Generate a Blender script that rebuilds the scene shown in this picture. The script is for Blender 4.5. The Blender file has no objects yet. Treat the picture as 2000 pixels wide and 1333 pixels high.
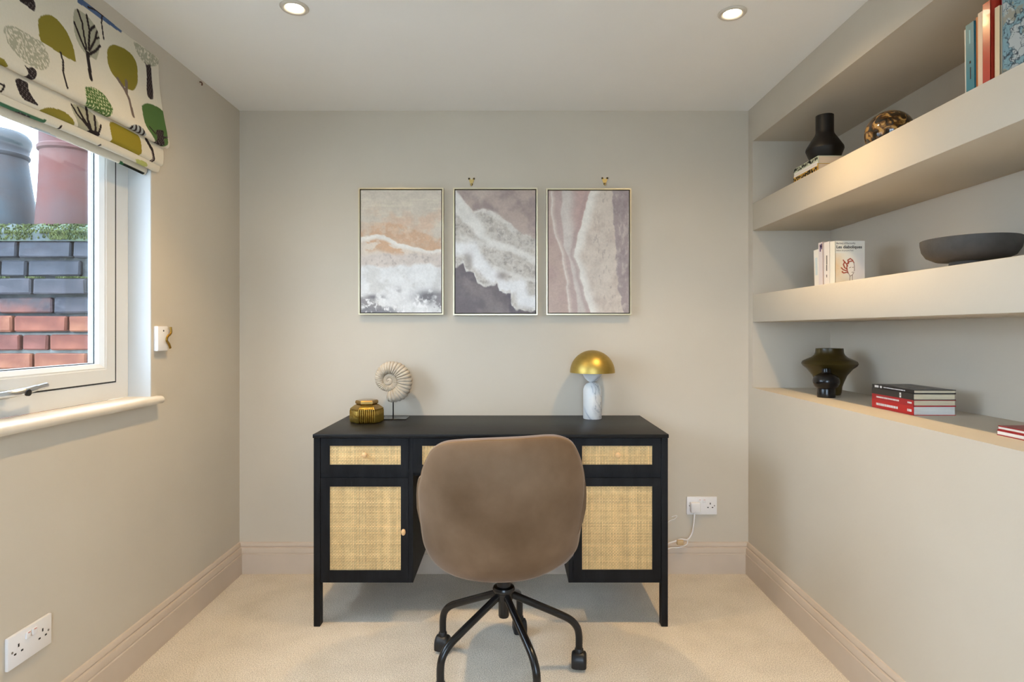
import bpy, bmesh, math, random
import numpy as np
from mathutils import Vector, Matrix

# ------------------------------------------------------------------ camera, world, light, exposure
scene = bpy.context.scene
COL = scene.collection
F, CXP, CYP, HC = 1150.0, 996.0, 646.0, 1.169      # focal length in px (2000 px wide), vanishing point, eye height

cam_data = bpy.data.cameras.new('camera')
cam_data.sensor_width = 36.0
cam_data.lens = 36.0 * F / 2000.0
cam_data.shift_x = (1000.0 - CXP) / 2000.0
cam_data.shift_y = -(666.5 - CYP) / 2000.0
cam_data.clip_start = 0.02
cam_data.clip_end = 300
cam = bpy.data.objects.new('camera', cam_data)
cam.location = (0, 0, HC)
cam.rotation_euler = (math.pi / 2, 0, 0)
COL.objects.link(cam)
scene.camera = cam

SKY = 10.0
world = bpy.data.worlds.new('overcast_sky')
scene.world = world
world.use_nodes = True
_bg = world.node_tree.nodes['Background']
_bg.inputs[0].default_value = (0.69, 0.83, 1.0, 1)
_bg.inputs[1].default_value = SKY

scene.view_settings.view_transform = 'Standard'
scene.view_settings.look = 'None'
scene.view_settings.gamma = 1.0
scene.view_settings.use_curve_mapping = False
scene.view_settings.exposure = 0.40

DOWN_W = 40.0                       # watts of each recessed downlight
SPILL_W = 11.0
DOWN_COL = (1.0, 0.70, 0.34)
DOWN_SPOTS = [(-0.708, 1.934), (0.743, 1.968)]

# ------------------------------------------------------------------ helpers
R = math.radians
rng = random.Random(7)

def lin(c):
    return tuple((v / 255 / 12.92) if v / 255 <= 0.04045 else ((v / 255 + 0.055) / 1.055) ** 2.4 for v in c[:3])

def linv(a):
    a = np.asarray(a, float) / 255
    return np.where(a <= 0.04045, a / 12.92, ((a + 0.055) / 1.055) ** 2.4)

def PT(px, py, Y):
    return ((px - CXP) / F * Y, Y, HC - (py - CYP) / F * Y)

class MB:
    def __init__(self):
        self.v, self.f, self.c = [], [], []
    def add(self, vs, fs, col=None):
        b = len(self.v)
        self.v += [tuple(p) for p in vs]
        self.f += [tuple(i + b for i in f) for f in fs]
        self.c += [col or (1, 1, 1)] * len(vs)
        return self
    def box(self, x0, x1, y0, y1, z0, z1, bev=0.0, seg=2, M=None, col=None):
        x0, x1 = min(x0, x1), max(x0, x1); y0, y1 = min(y0, y1), max(y0, y1); z0, z1 = min(z0, z1), max(z0, z1)
        if bev <= 0:
            vs = [(x, y, z) for x in (x0, x1) for y in (y0, y1) for z in (z0, z1)]
            fs = [(0, 1, 3, 2), (4, 6, 7, 5), (0, 4, 5, 1), (2, 3, 7, 6), (0, 2, 6, 4), (1, 5, 7, 3)]
        else:
            bm = bmesh.new()
            bmesh.ops.create_cube(bm, size=1)
            for v in bm.verts:
                v.co = Vector(((x0 + x1) / 2 + v.co.x * (x1 - x0), (y0 + y1) / 2 + v.co.y * (y1 - y0), (z0 + z1) / 2 + v.co.z * (z1 - z0)))
            bmesh.ops.bevel(bm, geom=bm.edges[:], offset=bev, segments=seg, affect='EDGES', profile=0.5)
            bm.verts.index_update()
            vs = [tuple(v.co) for v in bm.verts]
            fs = [tuple(v.index for v in f.verts) for f in bm.faces]
            bm.free()
        if M is not None:
            vs = [tuple(M @ Vector(p)) for p in vs]
        return self.add(vs, fs, col)
    def lathe(self, prof, c=(0, 0, 0), seg=32, M=None, close=False, col=None):
        # prof: (r, z) from bottom to top
        vs, fs = [], []
        n = len(prof)
        for (r, z) in prof:
            for k in range(seg):
                a = 2 * math.pi * k / seg
                vs.append((c[0] + r * math.cos(a), c[1] + r * math.sin(a), c[2] + z))
        for i in range(n - 1 + (1 if close else 0)):
            for k in range(seg):
                k2 = (k + 1) % seg; i2 = (i + 1) % n
                fs.append((i * seg + k, i * seg + k2, i2 * seg + k2, i2 * seg + k))
        if not close:
            if prof[0][0] > 1e-6: fs.append(tuple(reversed(range(seg))))
            if prof[-1][0] > 1e-6: fs.append(tuple((n - 1) * seg + k for k in range(seg)))
        if M is not None:
            vs = [tuple(M @ Vector(p)) for p in vs]
        return self.add(vs, fs, col)
    def tube(self, pts, r, seg=10, cap=True, flat=1.0, col=None):
        pts = [Vector(p) for p in pts]
        rs = r if isinstance(r, (list, tuple)) else [r] * len(pts)
        t0 = (pts[1] - pts[0]).normalized()
        up = Vector((0, 0, 1)) if abs(t0.z) < 0.9 else Vector((1, 0, 0))
        nrm = (up - t0 * up.dot(t0)).normalized()
        vs, fs = [], []
        for i, p in enumerate(pts):
            a = pts[max(i - 1, 0)]; b = pts[min(i + 1, len(pts) - 1)]
            t = (b - a).normalized()
            nrm = (nrm - t * nrm.dot(t)).normalized()
            bn = t.cross(nrm)
            for k in range(seg):
                ang = 2 * math.pi * k / seg
                vs.append(p + (nrm * math.cos(ang) + bn * math.sin(ang) * flat) * rs[i])
        for i in range(len(pts) - 1):
            for k in range(seg):
                k2 = (k + 1) % seg
                fs.append((i * seg + k, i * seg + k2, (i + 1) * seg + k2, (i + 1) * seg + k))
        if cap:
            fs.append(tuple(reversed(range(seg)))); fs.append(tuple((len(pts) - 1) * seg + k for k in range(seg)))
        return self.add(vs, fs, col)
    def prism(self, poly, y0, y1, axes='xz', col=None):
        # polygon extruded along the axis left out of axes
        def mk(a, b, h):
            return {'xz': (a, h, b), 'xy': (a, b, h), 'yz': (h, a, b)}[axes]
        n = len(poly)
        vs = [mk(a, b, y0) for a, b in poly] + [mk(a, b, y1) for a, b in poly]
        fs = [tuple(range(n)), tuple(range(2 * n - 1, n - 1, -1))] + [(i, i + n, (i + 1) % n + n, (i + 1) % n) for i in range(n)]
        return self.add(vs, fs, col)
    def obox(self, o, W, T, H, a0, a1, b0, b1, c0, c1, col=None):
        o, W, T, H = Vector(o), Vector(W), Vector(T), Vector(H)
        vs = [tuple(o + W * a + T * b + H * c) for a in (a0, a1) for b in (b0, b1) for c in (c0, c1)]
        return self.add(vs, [(0, 1, 3, 2), (4, 6, 7, 5), (0, 4, 5, 1), (2, 3, 7, 6), (0, 2, 6, 4), (1, 5, 7, 3)], col)
    def sphere(self, c, r, seg=24, rings=14, sc=(1, 1, 1), col=None):
        vs, fs = [], []
        for i in range(rings + 1):
            th = math.pi * i / rings
            for k in range(seg):
                a = 2 * math.pi * k / seg
                vs.append((c[0] + r * sc[0] * math.sin(th) * math.cos(a), c[1] + r * sc[1] * math.sin(th) * math.sin(a), c[2] - r * sc[2] * math.cos(th)))
        for i in range(rings):
            for k in range(seg):
                k2 = (k + 1) % seg
                fs.append((i * seg + k, i * seg + k2, (i + 1) * seg + k2, (i + 1) * seg + k))
        return self.add(vs, fs, col)
    def mesh(self, name, origin=(0, 0, 0), smooth=True, angle=38, colors=False):
        me = bpy.data.meshes.new(name)
        ox, oy, oz = origin
        me.from_pydata([(x - ox, y - oy, z - oz) for x, y, z in self.v], [], self.f)
        if colors:
            at = me.color_attributes.new('Col', 'FLOAT_COLOR', 'POINT')
            at.data.foreach_set('color', np.concatenate([np.array(self.c, dtype=np.float32), np.ones((len(self.c), 1), np.float32)], 1).ravel())
        bm = bmesh.new(); bm.from_mesh(me)
        bmesh.ops.remove_doubles(bm, verts=bm.verts[:], dist=1e-7)
        bmesh.ops.recalc_face_normals(bm, faces=bm.faces[:])
        bm.to_mesh(me); bm.free()
        if smooth:
            me.polygons.foreach_set('use_smooth', [True] * len(me.polygons))
            me.set_sharp_from_angle(angle=R(angle))
        me.update()
        return me
    def build(self, name, mat, parent=None, smooth=True, angle=38, colors=False, origin=None):
        root = parent
        while root is not None and root.parent is not None: root = root.parent
        if origin is None:
            origin = tuple(root.location) if root is not None else (0, 0, 0)
        o = bpy.data.objects.new(name, self.mesh(name, origin, smooth, angle, colors))
        if parent is None: o.location = origin
        o.parent = parent
        o.data.materials.append(mat)
        COL.objects.link(o)
        return o

def tag(o, label=None, cat=None, group=None, kind=None):
    if label: o['label'] = label
    if cat: o['category'] = cat
    if group: o['group'] = group
    if kind: o['kind'] = kind
    return o

def thing(name, loc, label, cat, group=None):
    o = bpy.data.objects.new(name, None)
    o.empty_display_size = 0.05
    o.location = loc
    COL.objects.link(o)
    return tag(o, label, cat, group)

def struct(o, label=None):
    return tag(o, label, None, None, 'structure')

def copy_tree(o, parent=None):
    c = o.copy(); COL.objects.link(c); c.parent = parent
    for ch in list(o.children): copy_tree(ch, c)
    return c

def smoothline(pts, n=8):
    pts = [Vector(p) for p in pts]
    P = [pts[0] * 2 - pts[1]] + pts + [pts[-1] * 2 - pts[-2]]
    out = []
    for i in range(1, len(P) - 2):
        for k in range(n):
            t = k / n
            a, b, c, d = P[i - 1], P[i], P[i + 1], P[i + 2]
            out.append(0.5 * ((2 * b) + (c - a) * t + (2 * a - 5 * b + 4 * c - d) * t * t + (3 * b - a - 3 * c + d) * t ** 3))
    out.append(pts[-1])
    return out

# ------------------------------------------------------------------ materials
MATS = {}
def mat(name, color, rough=0.6, metal=0.0, var=0.0, vscale=8.0, bump=0.0, bscale=200.0, spec=0.5, sheen=0.0, emit=None, estr=0.0,
        coat=0.0, trans=0.0, ior=1.45, attr=False, color2=None, stretch=(1, 1, 1), lo=0.35, hi=0.65):
    if name in MATS: return MATS[name]
    m = bpy.data.materials.new(name); m.use_nodes = True
    nt = m.node_tree; N, L = nt.nodes, nt.links
    b = N['Principled BSDF']
    b.inputs['Roughness'].default_value = rough
    b.inputs['Metallic'].default_value = metal
    b.inputs['Specular IOR Level'].default_value = spec
    b.inputs['IOR'].default_value = ior
    b.inputs['Sheen Weight'].default_value = sheen
    b.inputs['Sheen Roughness'].default_value = 0.4
    b.inputs['Coat Weight'].default_value = coat
    b.inputs['Transmission Weight'].default_value = trans
    if emit:
        b.inputs['Emission Color'].default_value = (*emit, 1); b.inputs['Emission Strength'].default_value = estr
    co = N.new('ShaderNodeTexCoord')
    mp = N.new('ShaderNodeMapping'); mp.inputs['Scale'].default_value = stretch
    L.new(co.outputs['Object'], mp.inputs['Vector'])
    if attr:
        a = N.new('ShaderNodeVertexColor'); a.layer_name = 'Col'
        src = a.outputs['Color']
        if var > 0:
            n = N.new('ShaderNodeTexNoise'); n.inputs['Scale'].default_value = vscale; n.inputs['Detail'].default_value = 4
            L.new(mp.outputs['Vector'], n.inputs['Vector'])
            mr = N.new('ShaderNodeMapRange'); mr.inputs['To Min'].default_value = 1 - var; mr.inputs['To Max'].default_value = 1 + var
            L.new(n.outputs['Fac'], mr.inputs['Value'])
            mx = N.new('ShaderNodeVectorMath'); mx.operation = 'SCALE'
            L.new(src, mx.inputs[0]); L.new(mr.outputs[0], mx.inputs['Scale']); src = mx.outputs[0]
        L.new(src, b.inputs['Base Color'])
    elif var > 0 or color2:
        n = N.new('ShaderNodeTexNoise'); n.inputs['Scale'].default_value = vscale; n.inputs['Detail'].default_value = 5
        L.new(mp.outputs['Vector'], n.inputs['Vector'])
        r = N.new('ShaderNodeValToRGB')
        c1 = tuple(max(0, v * (1 - var)) for v in color); c2 = color2 or tuple(min(1, v * (1 + var)) for v in color)
        r.color_ramp.elements[0].position = lo; r.color_ramp.elements[1].position = hi
        r.color_ramp.elements[0].color = (*c1, 1); r.color_ramp.elements[1].color = (*c2, 1)
        L.new(n.outputs['Fac'], r.inputs['Fac']); L.new(r.outputs['Color'], b.inputs['Base Color'])
    else:
        b.inputs['Base Color'].default_value = (*color, 1)
    if bump > 0:
        n2 = N.new('ShaderNodeTexNoise'); n2.inputs['Scale'].default_value = bscale; n2.inputs['Detail'].default_value = 3
        L.new(mp.outputs['Vector'], n2.inputs['Vector'])
        bp = N.new('ShaderNodeBump'); bp.inputs['Strength'].default_value = bump; bp.inputs['Distance'].default_value = 0.004
        L.new(n2.outputs['Fac'], bp.inputs['Height']); L.new(bp.outputs['Normal'], b.inputs['Normal'])
    MATS[name] = m
    return m

WALL = mat('wall_paint', lin((206, 196, 180)), 0.75, var=0.02, vscale=2.5, bump=0.06, bscale=90, spec=0.25)
CEIL = mat('ceiling_paint', lin((242, 240, 236)), 0.85, var=0.01, vscale=2, bump=0.04, bscale=60, spec=0.2)
SKIRT = mat('skirting_paint', lin((206, 190, 173)), 0.45, var=0.03, vscale=6, bump=0.03, bscale=60, spec=0.35)
UPVC = mat('white_upvc', lin((222, 222, 220)), 0.3, spec=0.5)
REVEAL = mat('reveal_paint', lin((204, 206, 206)), 0.5)
SILLM = mat('sill_paint', lin((226, 216, 200)), 0.35, var=0.03, vscale=10)
GASKET = mat('dark_gasket', (0.02, 0.022, 0.025), 0.6)
SILVER = mat('satin_steel', (0.55, 0.56, 0.57), 0.28, metal=1.0)
BLACKW = mat('black_stained_wood', (0.0075, 0.0078, 0.009), 0.5, var=0.35, vscale=30, bump=0.25, bscale=120, stretch=(1, 1, 0.12), spec=0.22)
BLACKT = mat('black_wood_top', (0.009, 0.009, 0.0095), 0.45, var=0.25, vscale=30, bump=0.12, bscale=120, stretch=(0.12, 1, 1), spec=0.26)
BLACKM = mat('black_metal', (0.008, 0.008, 0.009), 0.22, spec=0.5)
BLACKP = mat('black_plastic', (0.012, 0.012, 0.013), 0.42, spec=0.5)
CANE = mat('cane', (0.6, 0.42, 0.2), 0.5, attr=True, var=0.25, vscale=60)
CANEBACK = mat('cane_backing', lin((104, 76, 46)), 0.8, var=0.2, vscale=40)
KNOB = mat('raw_wood_knob', lin((222, 180, 128)), 0.45, var=0.08, vscale=90)
VELVET = mat('taupe_velvet', lin((92, 69, 46)), 0.75, color2=lin((128, 103, 80)), vscale=4.5, bump=0.05, bscale=300, sheen=0.28, spec=0.2, lo=0.3, hi=0.72)
VELVETP = mat('velvet_piping', lin((128, 100, 70)), 0.75, var=0.08, vscale=20, sheen=0.2, spec=0.2)
GOLD = mat('brushed_brass', lin((186, 160, 88)), 0.43, metal=1.0, var=0.05, vscale=60)
BRASS = mat('polished_brass', lin((196, 172, 112)), 0.35, metal=1.0)
CHAMP = mat('champagne_frame', lin((214, 202, 170)), 0.35, metal=0.7)
PRINT = mat('print', (1, 1, 1), 0.65, attr=True, spec=0.25)
FABRIC = mat('printed_linen', (1, 1, 1), 0.9, attr=True, spec=0.1, bump=0.15, bscale=700)
SHADOWGAP = mat('frame_rebate', (0.03, 0.028, 0.026), 0.8)
WHITEPL = mat('white_plastic', lin((238, 236, 236)), 0.3, spec=0.5)
DARKHOLE = mat('dark_slot', (0.01, 0.01, 0.01), 0.7)
REDDOT = mat('red_mark', lin((200, 60, 50)), 0.5)
SHELL = mat('ammonite_stone', lin((192, 179, 160)), 0.75, var=0.12, vscale=25, bump=0.3, bscale=160, spec=0.3)
PAGES = mat('book_pages', lin((222, 208, 178)), 0.85, var=0.10, vscale=220, bump=0.3, bscale=500, stretch=(0.04, 1, 1))
PAGESZ = mat('book_pages_flat', lin((222, 208, 178)), 0.85, var=0.10, vscale=220, bump=0.3, bscale=500, stretch=(0.04, 0.04, 1))
PAGESW = mat('book_pages_white', lin((226, 224, 218)), 0.85, var=0.08, vscale=220, bump=0.3, bscale=500, stretch=(0.04, 0.04, 1))
BLACKV = mat('matt_black_ceramic', (0.006, 0.006, 0.0065), 0.45, bump=0.08, bscale=120, spec=0.4)
GREYC = mat('grey_ceramic', lin((72, 70, 68)), 0.65, var=0.08, vscale=40, bump=0.15, bscale=150)
def simple(name, rgb, rough=0.5, **k): return mat(name, lin(rgb), rough, **k)

def marble():
    m = bpy.data.materials.new('white_marble'); m.use_nodes = True
    nt = m.node_tree; N, L = nt.nodes, nt.links; b = N['Principled BSDF']
    b.inputs['Roughness'].default_value = 0.3
    co = N.new('ShaderNodeTexCoord')
    n = N.new('ShaderNodeTexNoise'); n.inputs['Scale'].default_value = 6; n.inputs['Detail'].default_value = 4; n.inputs['Distortion'].default_value = 1.4
    L.new(co.outputs['Object'], n.inputs['Vector'])
    r = N.new('ShaderNodeValToRGB')
    for p, c in ((0.44, (232, 232, 230)), (0.50, (218, 219, 221)), (0.515, (168, 173, 178)), (0.53, (222, 223, 224))):
        e = r.color_ramp.elements.new(p); e.color = (*lin(c), 1)
    r.color_ramp.elements[0].color = (*lin((236, 236, 234)), 1); r.color_ramp.elements[-1].color = (*lin((234, 233, 231)), 1)
    L.new(n.outputs['Fac'], r.inputs['Fac']); L.new(r.outputs['Color'], b.inputs['Base Color'])
    return m
MARBLE = marble()

def tortoise():
    m = bpy.data.materials.new('tortoiseshell_glass'); m.use_nodes = True
    nt = m.node_tree; N, L = nt.nodes, nt.links; b = N['Principled BSDF']
    b.inputs['Roughness'].default_value = 0.12; b.inputs['Coat Weight'].default_value = 0.6
    co = N.new('ShaderNodeTexCoord')
    n = N.new('ShaderNodeTexNoise'); n.inputs['Scale'].default_value = 45; n.inputs['Detail'].default_value = 3; n.inputs['Distortion'].default_value = 0.8
    L.new(co.outputs['Object'], n.inputs['Vector'])
    r = N.new('ShaderNodeValToRGB')
    r.color_ramp.elements[0].position = 0.42; r.color_ramp.elements[0].color = (0.012, 0.009, 0.006, 1)
    r.color_ramp.elements[1].position = 0.62; r.color_ramp.elements[1].color = (*lin((190, 150, 84)), 1)
    e = r.color_ramp.elements.new(0.52); e.color = (*lin((96, 64, 28)), 1)
    L.new(n.outputs['Fac'], r.inputs['Fac']); L.new(r.outputs['Color'], b.inputs['Base Color'])
    return m
TORT = tortoise()

def carpet():
    m = bpy.data.materials.new('beige_loop_carpet'); m.use_nodes = True
    nt = m.node_tree; N, L = nt.nodes, nt.links; b = N['Principled BSDF']
    b.inputs['Roughness'].default_value = 0.95; b.inputs['Specular IOR Level'].default_value = 0.1
    b.inputs['Sheen Weight'].default_value = 0.2
    co = N.new('ShaderNodeTexCoord')
    v = N.new('ShaderNodeTexVoronoi'); v.inputs['Scale'].default_value = 300
    n = N.new('ShaderNodeTexNoise'); n.inputs['Scale'].default_value = 260; n.inputs['Detail'].default_value = 3
    n3 = N.new('ShaderNodeTexNoise'); n3.inputs['Scale'].default_value = 7; n3.inputs['Detail'].default_value = 4
    for q in (v, n, n3): L.new(co.outputs['Object'], q.inputs['Vector'])
    r = N.new('ShaderNodeValToRGB')
    r.color_ramp.elements[0].position = 0.3; r.color_ramp.elements[0].color = (*lin((186, 171, 150)), 1)
    r.color_ramp.elements[1].position = 0.62; r.color_ramp.elements[1].color = (*lin((240, 227, 208)), 1)
    L.new(n.outputs['Fac'], r.inputs['Fac'])
    mx = N.new('ShaderNodeMix'); mx.data_type = 'RGBA'; mx.blend_type = 'MULTIPLY'; mx.inputs['Factor'].default_value = 0.35
    r2 = N.new('ShaderNodeValToRGB'); r2.color_ramp.elements[0].position = 0.3; r2.color_ramp.elements[1].position = 0.6
    r2.color_ramp.elements[0].color = (0.72, 0.70, 0.66, 1); r2.color_ramp.elements[1].color = (1, 1, 1, 1)
    L.new(n3.outputs['Fac'], r2.inputs['Fac'])
    L.new(r.outputs['Color'], mx.inputs['A']); L.new(r2.outputs['Color'], mx.inputs['B'])
    L.new(mx.outputs['Result'], b.inputs['Base Color'])
    bp = N.new('ShaderNodeBump'); bp.inputs['Strength'].default_value = 0.5; bp.inputs['Distance'].default_value = 0.003
    L.new(v.outputs['Distance'], bp.inputs['Height']); L.new(bp.outputs['Normal'], b.inputs['Normal'])
    return m
CARPET = carpet()

def pane_glass():
    m = bpy.data.materials.new('window_glass'); m.use_nodes = True
    nt = m.node_tree; N, L = nt.nodes, nt.links
    for n in list(N):
        if n.type != 'OUTPUT_MATERIAL': N.remove(n)
    out = [n for n in N if n.type == 'OUTPUT_MATERIAL'][0]
    t = N.new('ShaderNodeBsdfTransparent'); t.inputs[0].default_value = (0.95, 0.98, 1, 1)
    g = N.new('ShaderNodeBsdfGlossy'); g.inputs['Roughness'].default_value = 0.02
    lw = N.new('ShaderNodeLayerWeight'); lw.inputs['Blend'].default_value = 0.5
    pw = N.new('ShaderNodeMath'); pw.operation = 'POWER'; pw.inputs[1].default_value = 4.0
    ad = N.new('ShaderNodeMath'); ad.operation = 'MULTIPLY_ADD'; ad.inputs[1].default_value = 0.5; ad.inputs[2].default_value = 0.03
    L.new(lw.outputs['Facing'], pw.inputs[0]); L.new(pw.outputs[0], ad.inputs[0])
    mx = N.new('ShaderNodeMixShader')
    L.new(ad.outputs[0], mx.inputs[0]); L.new(t.outputs[0], mx.inputs[1]); L.new(g.outputs[0], mx.inputs[2])
    L.new(mx.outputs[0], out.inputs['Surface'])
    return m
PANE = pane_glass()

def amber_glass(name, tint, rough, dens):
    m = bpy.data.materials.new(name); m.use_nodes = True
    b = m.node_tree.nodes['Principled BSDF']
    b.inputs['Base Color'].default_value = (*tint, 1); b.inputs['Roughness'].default_value = rough
    b.inputs['Transmission Weight'].default_value = dens; b.inputs['IOR'].default_value = 1.45
    return m

# numpy value noise
def vnoise(x, y, seed):
    r = np.random.RandomState(seed); T = r.rand(256, 256)
    xi = np.floor(x).astype(int); yi = np.floor(y).astype(int)
    fx = x - xi; fy = y - yi
    fx = fx * fx * (3 - 2 * fx); fy = fy * fy * (3 - 2 * fy)
    g = lambda a, b: T[a % 256, b % 256]
    return (g(xi, yi) * (1 - fx) + g(xi + 1, yi) * fx) * (1 - fy) + (g(xi, yi + 1) * (1 - fx) + g(xi + 1, yi + 1) * fx) * fy
def fbm(x, y, seed, octv=5, gain=0.55):
    s = 0; a = 1; t = 0
    for o in range(octv):
        s = s + a * vnoise(x * 2 ** o + 13.1 * o, y * 2 ** o + 7.7 * o, seed + o); t += a; a *= gain
    return s / t
def sstep(a, b, x):
    t = np.clip((x - a) / (b - a), 0, 1); return t * t * (3 - 2 * t)
def mixc(base, col, m):
    return base * (1 - m[..., None]) + np.asarray(col, float) * m[..., None]

def grid_mesh(name, P, C):
    # P: (n, m, 3) positions, C: (n, m, 3) linear colours
    n, m_ = P.shape[:2]
    me = bpy.data.meshes.new(name)
    idx = np.arange(n * m_).reshape(n, m_)
    q = np.stack([idx[:-1, :-1], idx[:-1, 1:], idx[1:, 1:], idx[1:, :-1]], -1).reshape(-1, 4)
    me.vertices.add(n * m_); me.vertices.foreach_set('co', P.astype(np.float32).ravel())
    me.loops.add(q.size); me.loops.foreach_set('vertex_index', q.astype(np.int32).ravel())
    me.polygons.add(len(q)); me.polygons.foreach_set('loop_start', np.arange(0, q.size, 4, dtype=np.int32))
    me.update(calc_edges=True)
    at = me.color_attributes.new('Col', 'FLOAT_COLOR', 'POINT')
    at.data.foreach_set('color', np.concatenate([C, np.ones(C.shape[:2] + (1,))], -1).astype(np.float32).ravel())
    me.polygons.foreach_set('use_smooth', [True] * len(me.polygons))
    me.update()
    return me

def inpoly(X, Y, poly):
    ins = np.zeros(X.shape, bool); n = len(poly)
    for i in range(n):
        x1, y1 = poly[i]; x2, y2 = poly[(i + 1) % n]
        if y1 == y2: continue
        c = ((y1 > Y) != (y2 > Y)) & (X < (x2 - x1) * (Y - y1) / (y2 - y1) + x1)
        ins ^= c
    return ins
def strokedist(X, Y, pts):
    d = np.full(X.shape, 1e9)
    for (x1, y1), (x2, y2) in zip(pts[:-1], pts[1:]):
        dx, dy = x2 - x1, y2 - y1; L2 = dx * dx + dy * dy + 1e-12
        t = np.clip(((X - x1) * dx + (Y - y1) * dy) / L2, 0, 1)
        d = np.minimum(d, np.hypot(X - x1 - t * dx, Y - y1 - t * dy))
    return d
def smoothpoly(pts, n=5):
    m = len(pts); out = []
    for i in range(m):
        a, b, c, d = [np.array(pts[(i + k) % m], float) for k in (-1, 0, 1, 2)]
        for k in range(n):
            t = k / n
            out.append(tuple(0.5 * (2 * b + (c - a) * t + (2 * a - 5 * b + 4 * c - d) * t * t + (3 * b - a - 3 * c + d) * t ** 3)))
    return out

# ------------------------------------------------------------------ room shell
XL, XR, YB, ZC, YR = -1.307, 1.152, 2.846, 2.232, -0.9
XO = -1.465                 # outer face of the left wall
XA, YA = 1.521, 2.795       # back of the alcove, its end wall
Z1T, Z1B, Z2T, Z2B, ZLEDGE, ZBULK = 1.772, 1.643, 1.339, 1.209, 0.897, 2.068
YAL = 0.35                  # near end of the alcove
WY0, WY1, WZ0, WZ1 = 0.56, 2.147, 0.928, 1.95    # window opening, near end lengthened out of view for more daylight
XF = -1.389                 # room face of the window frame

struct(MB().box(XO, 1.75, YR - 0.15, YB + 0.15, -0.12, 0).build('floor', CARPET, smooth=False), 'beige looped carpet over the whole floor')
struct(MB().box(XO, 1.75, YR - 0.15, YB + 0.15, ZC, ZC + 0.12).build('ceiling', CEIL, smooth=False), 'plain white painted ceiling')
struct(MB().box(XO, 1.75, YB, YB + 0.15, 0, ZC).build('wall_back', WALL, smooth=False), 'beige painted wall behind the desk')
wl = MB()
wl.box(XO, XL, YR, YB, 0, WZ0 - 0.028).box(XO, XL, YR, YB, WZ1, ZC).box(XO, XL, YR, WY0, WZ0 - 0.028, WZ1).box(XO, XL, WY1, YB, WZ0 - 0.028, WZ1)
struct(wl.build('wall_left', WALL, smooth=False), 'beige painted wall with the window')
wr = MB()
wr.box(XR, 1.75, YR, YB, 0, ZLEDGE)
wr.box(XR, 1.75, YA, YB, ZLEDGE, ZC).box(XR, 1.75, YR, YAL, ZLEDGE, ZC)
wr.box(XA, 1.75, YAL, YA, ZLEDGE, ZC).box(XR, XA, YAL, YA, ZBULK, ZC)
struct(wr.build('wall_right', WALL, smooth=False), 'beige painted wall with an alcove above a ledge')
# wall behind the camera, with an unseen window added for cool fill light
GX0, GX1, GZ0, GZ1 = -0.62, 0.62, 0.45, 2.06
wb = MB().box(XO, GX0, YR - 0.15, YR, 0, ZC).box(GX1, 1.75, YR - 0.15, YR, 0, ZC).box(GX0, GX1, YR - 0.15, YR, GZ1, ZC).box(GX0, GX1, YR - 0.15, YR, 0, GZ0)
struct(wb.build('wall_rear', WALL, smooth=False), 'beige painted wall behind the viewer')
w2 = struct(thing('added_fill_window', (0, YR, 0), 'unseen white framed window added behind the viewer for fill light', None))
fr = MB()
for a, b in ((GX0, GX0 + 0.06), (GX1 - 0.06, GX1), (-0.03, 0.03)): fr.box(a, b, YR - 0.11, YR - 0.05, GZ0, GZ1)
fr.box(GX0, GX1, YR - 0.11, YR - 0.05, GZ0, GZ0 + 0.07).box(GX0, GX1, YR - 0.11, YR - 0.05, GZ1 - 0.06, GZ1)
fr.build('frame', UPVC, w2, smooth=False)
for a, b in ((GX0 + 0.06, -0.03), (0.03, GX1 - 0.06)):
    MB().box(a, b, YR - 0.083, YR - 0.079, GZ0 + 0.07, GZ1 - 0.06).build('pane', PANE, w2, smooth=False)
struct(MB().box(-80, 80, -80, 80, -3.2, -3.0).build('ground', simple('outdoor_ground', (120, 122, 122), 0.9, var=0.2, vscale=0.3), smooth=False), 'ground far below the window')

struct(MB().box(-6, 6, -12, YR - 0.16, -0.25, -0.10).build('added_bounce_slab', simple('pale_bounce_paving', (205, 205, 200), 0.9, var=0.06, vscale=3), smooth=False), 'unseen pale slab added behind the viewer to bounce daylight inside')  # unseen paving, added to bounce daylight up onto the ceiling
# baseboards: profile (distance from wall, height)
SK = [(0, 0), (0.022, 0), (0.022, 0.094), (0.0175, 0.0965), (0.0175, 0.0985), (0.0195, 0.101), (0.0185, 0.118), (0.0165, 0.1235), (0.0095, 0.1255),
      (0.0095, 0.1275), (0.0115, 0.130), (0.0105, 0.137), (0.006, 0.1455), (0, 0.147)]
b1 = MB().prism([(YB - d, z) for d, z in SK], XL, XR, 'yz').build('baseboard_back', SKIRT, angle=25)
b2 = MB().prism([(XL + d, z) for d, z in SK], YR, YB - 0.0005, 'xz').build('baseboard_left', SKIRT, angle=25)
b3 = MB().prism([(XR - d, z) for d, z in SK], YR, YB - 0.0005, 'xz').build('baseboard_right', SKIRT, angle=25)
struct(b1, 'moulded beige skirting along the back wall'); struct(b2, 'moulded beige skirting under the window'); struct(b3, 'moulded beige skirting below the alcove')

# built-in shelves
tag(MB().box(XR, XA, YAL, YA, Z1B, Z1T, 0.003, 2).build('alcove_shelf', WALL), 'thick beige built-in shelf, the upper of the two', 'shelf', 'built-in alcove shelves')
tag(MB().box(XR, XA, YAL, YA, Z2B, Z2T, 0.003, 2).build('alcove_shelf', WALL), 'thick beige built-in shelf carrying the grey bowl', 'shelf', 'built-in alcove shelves')

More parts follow.
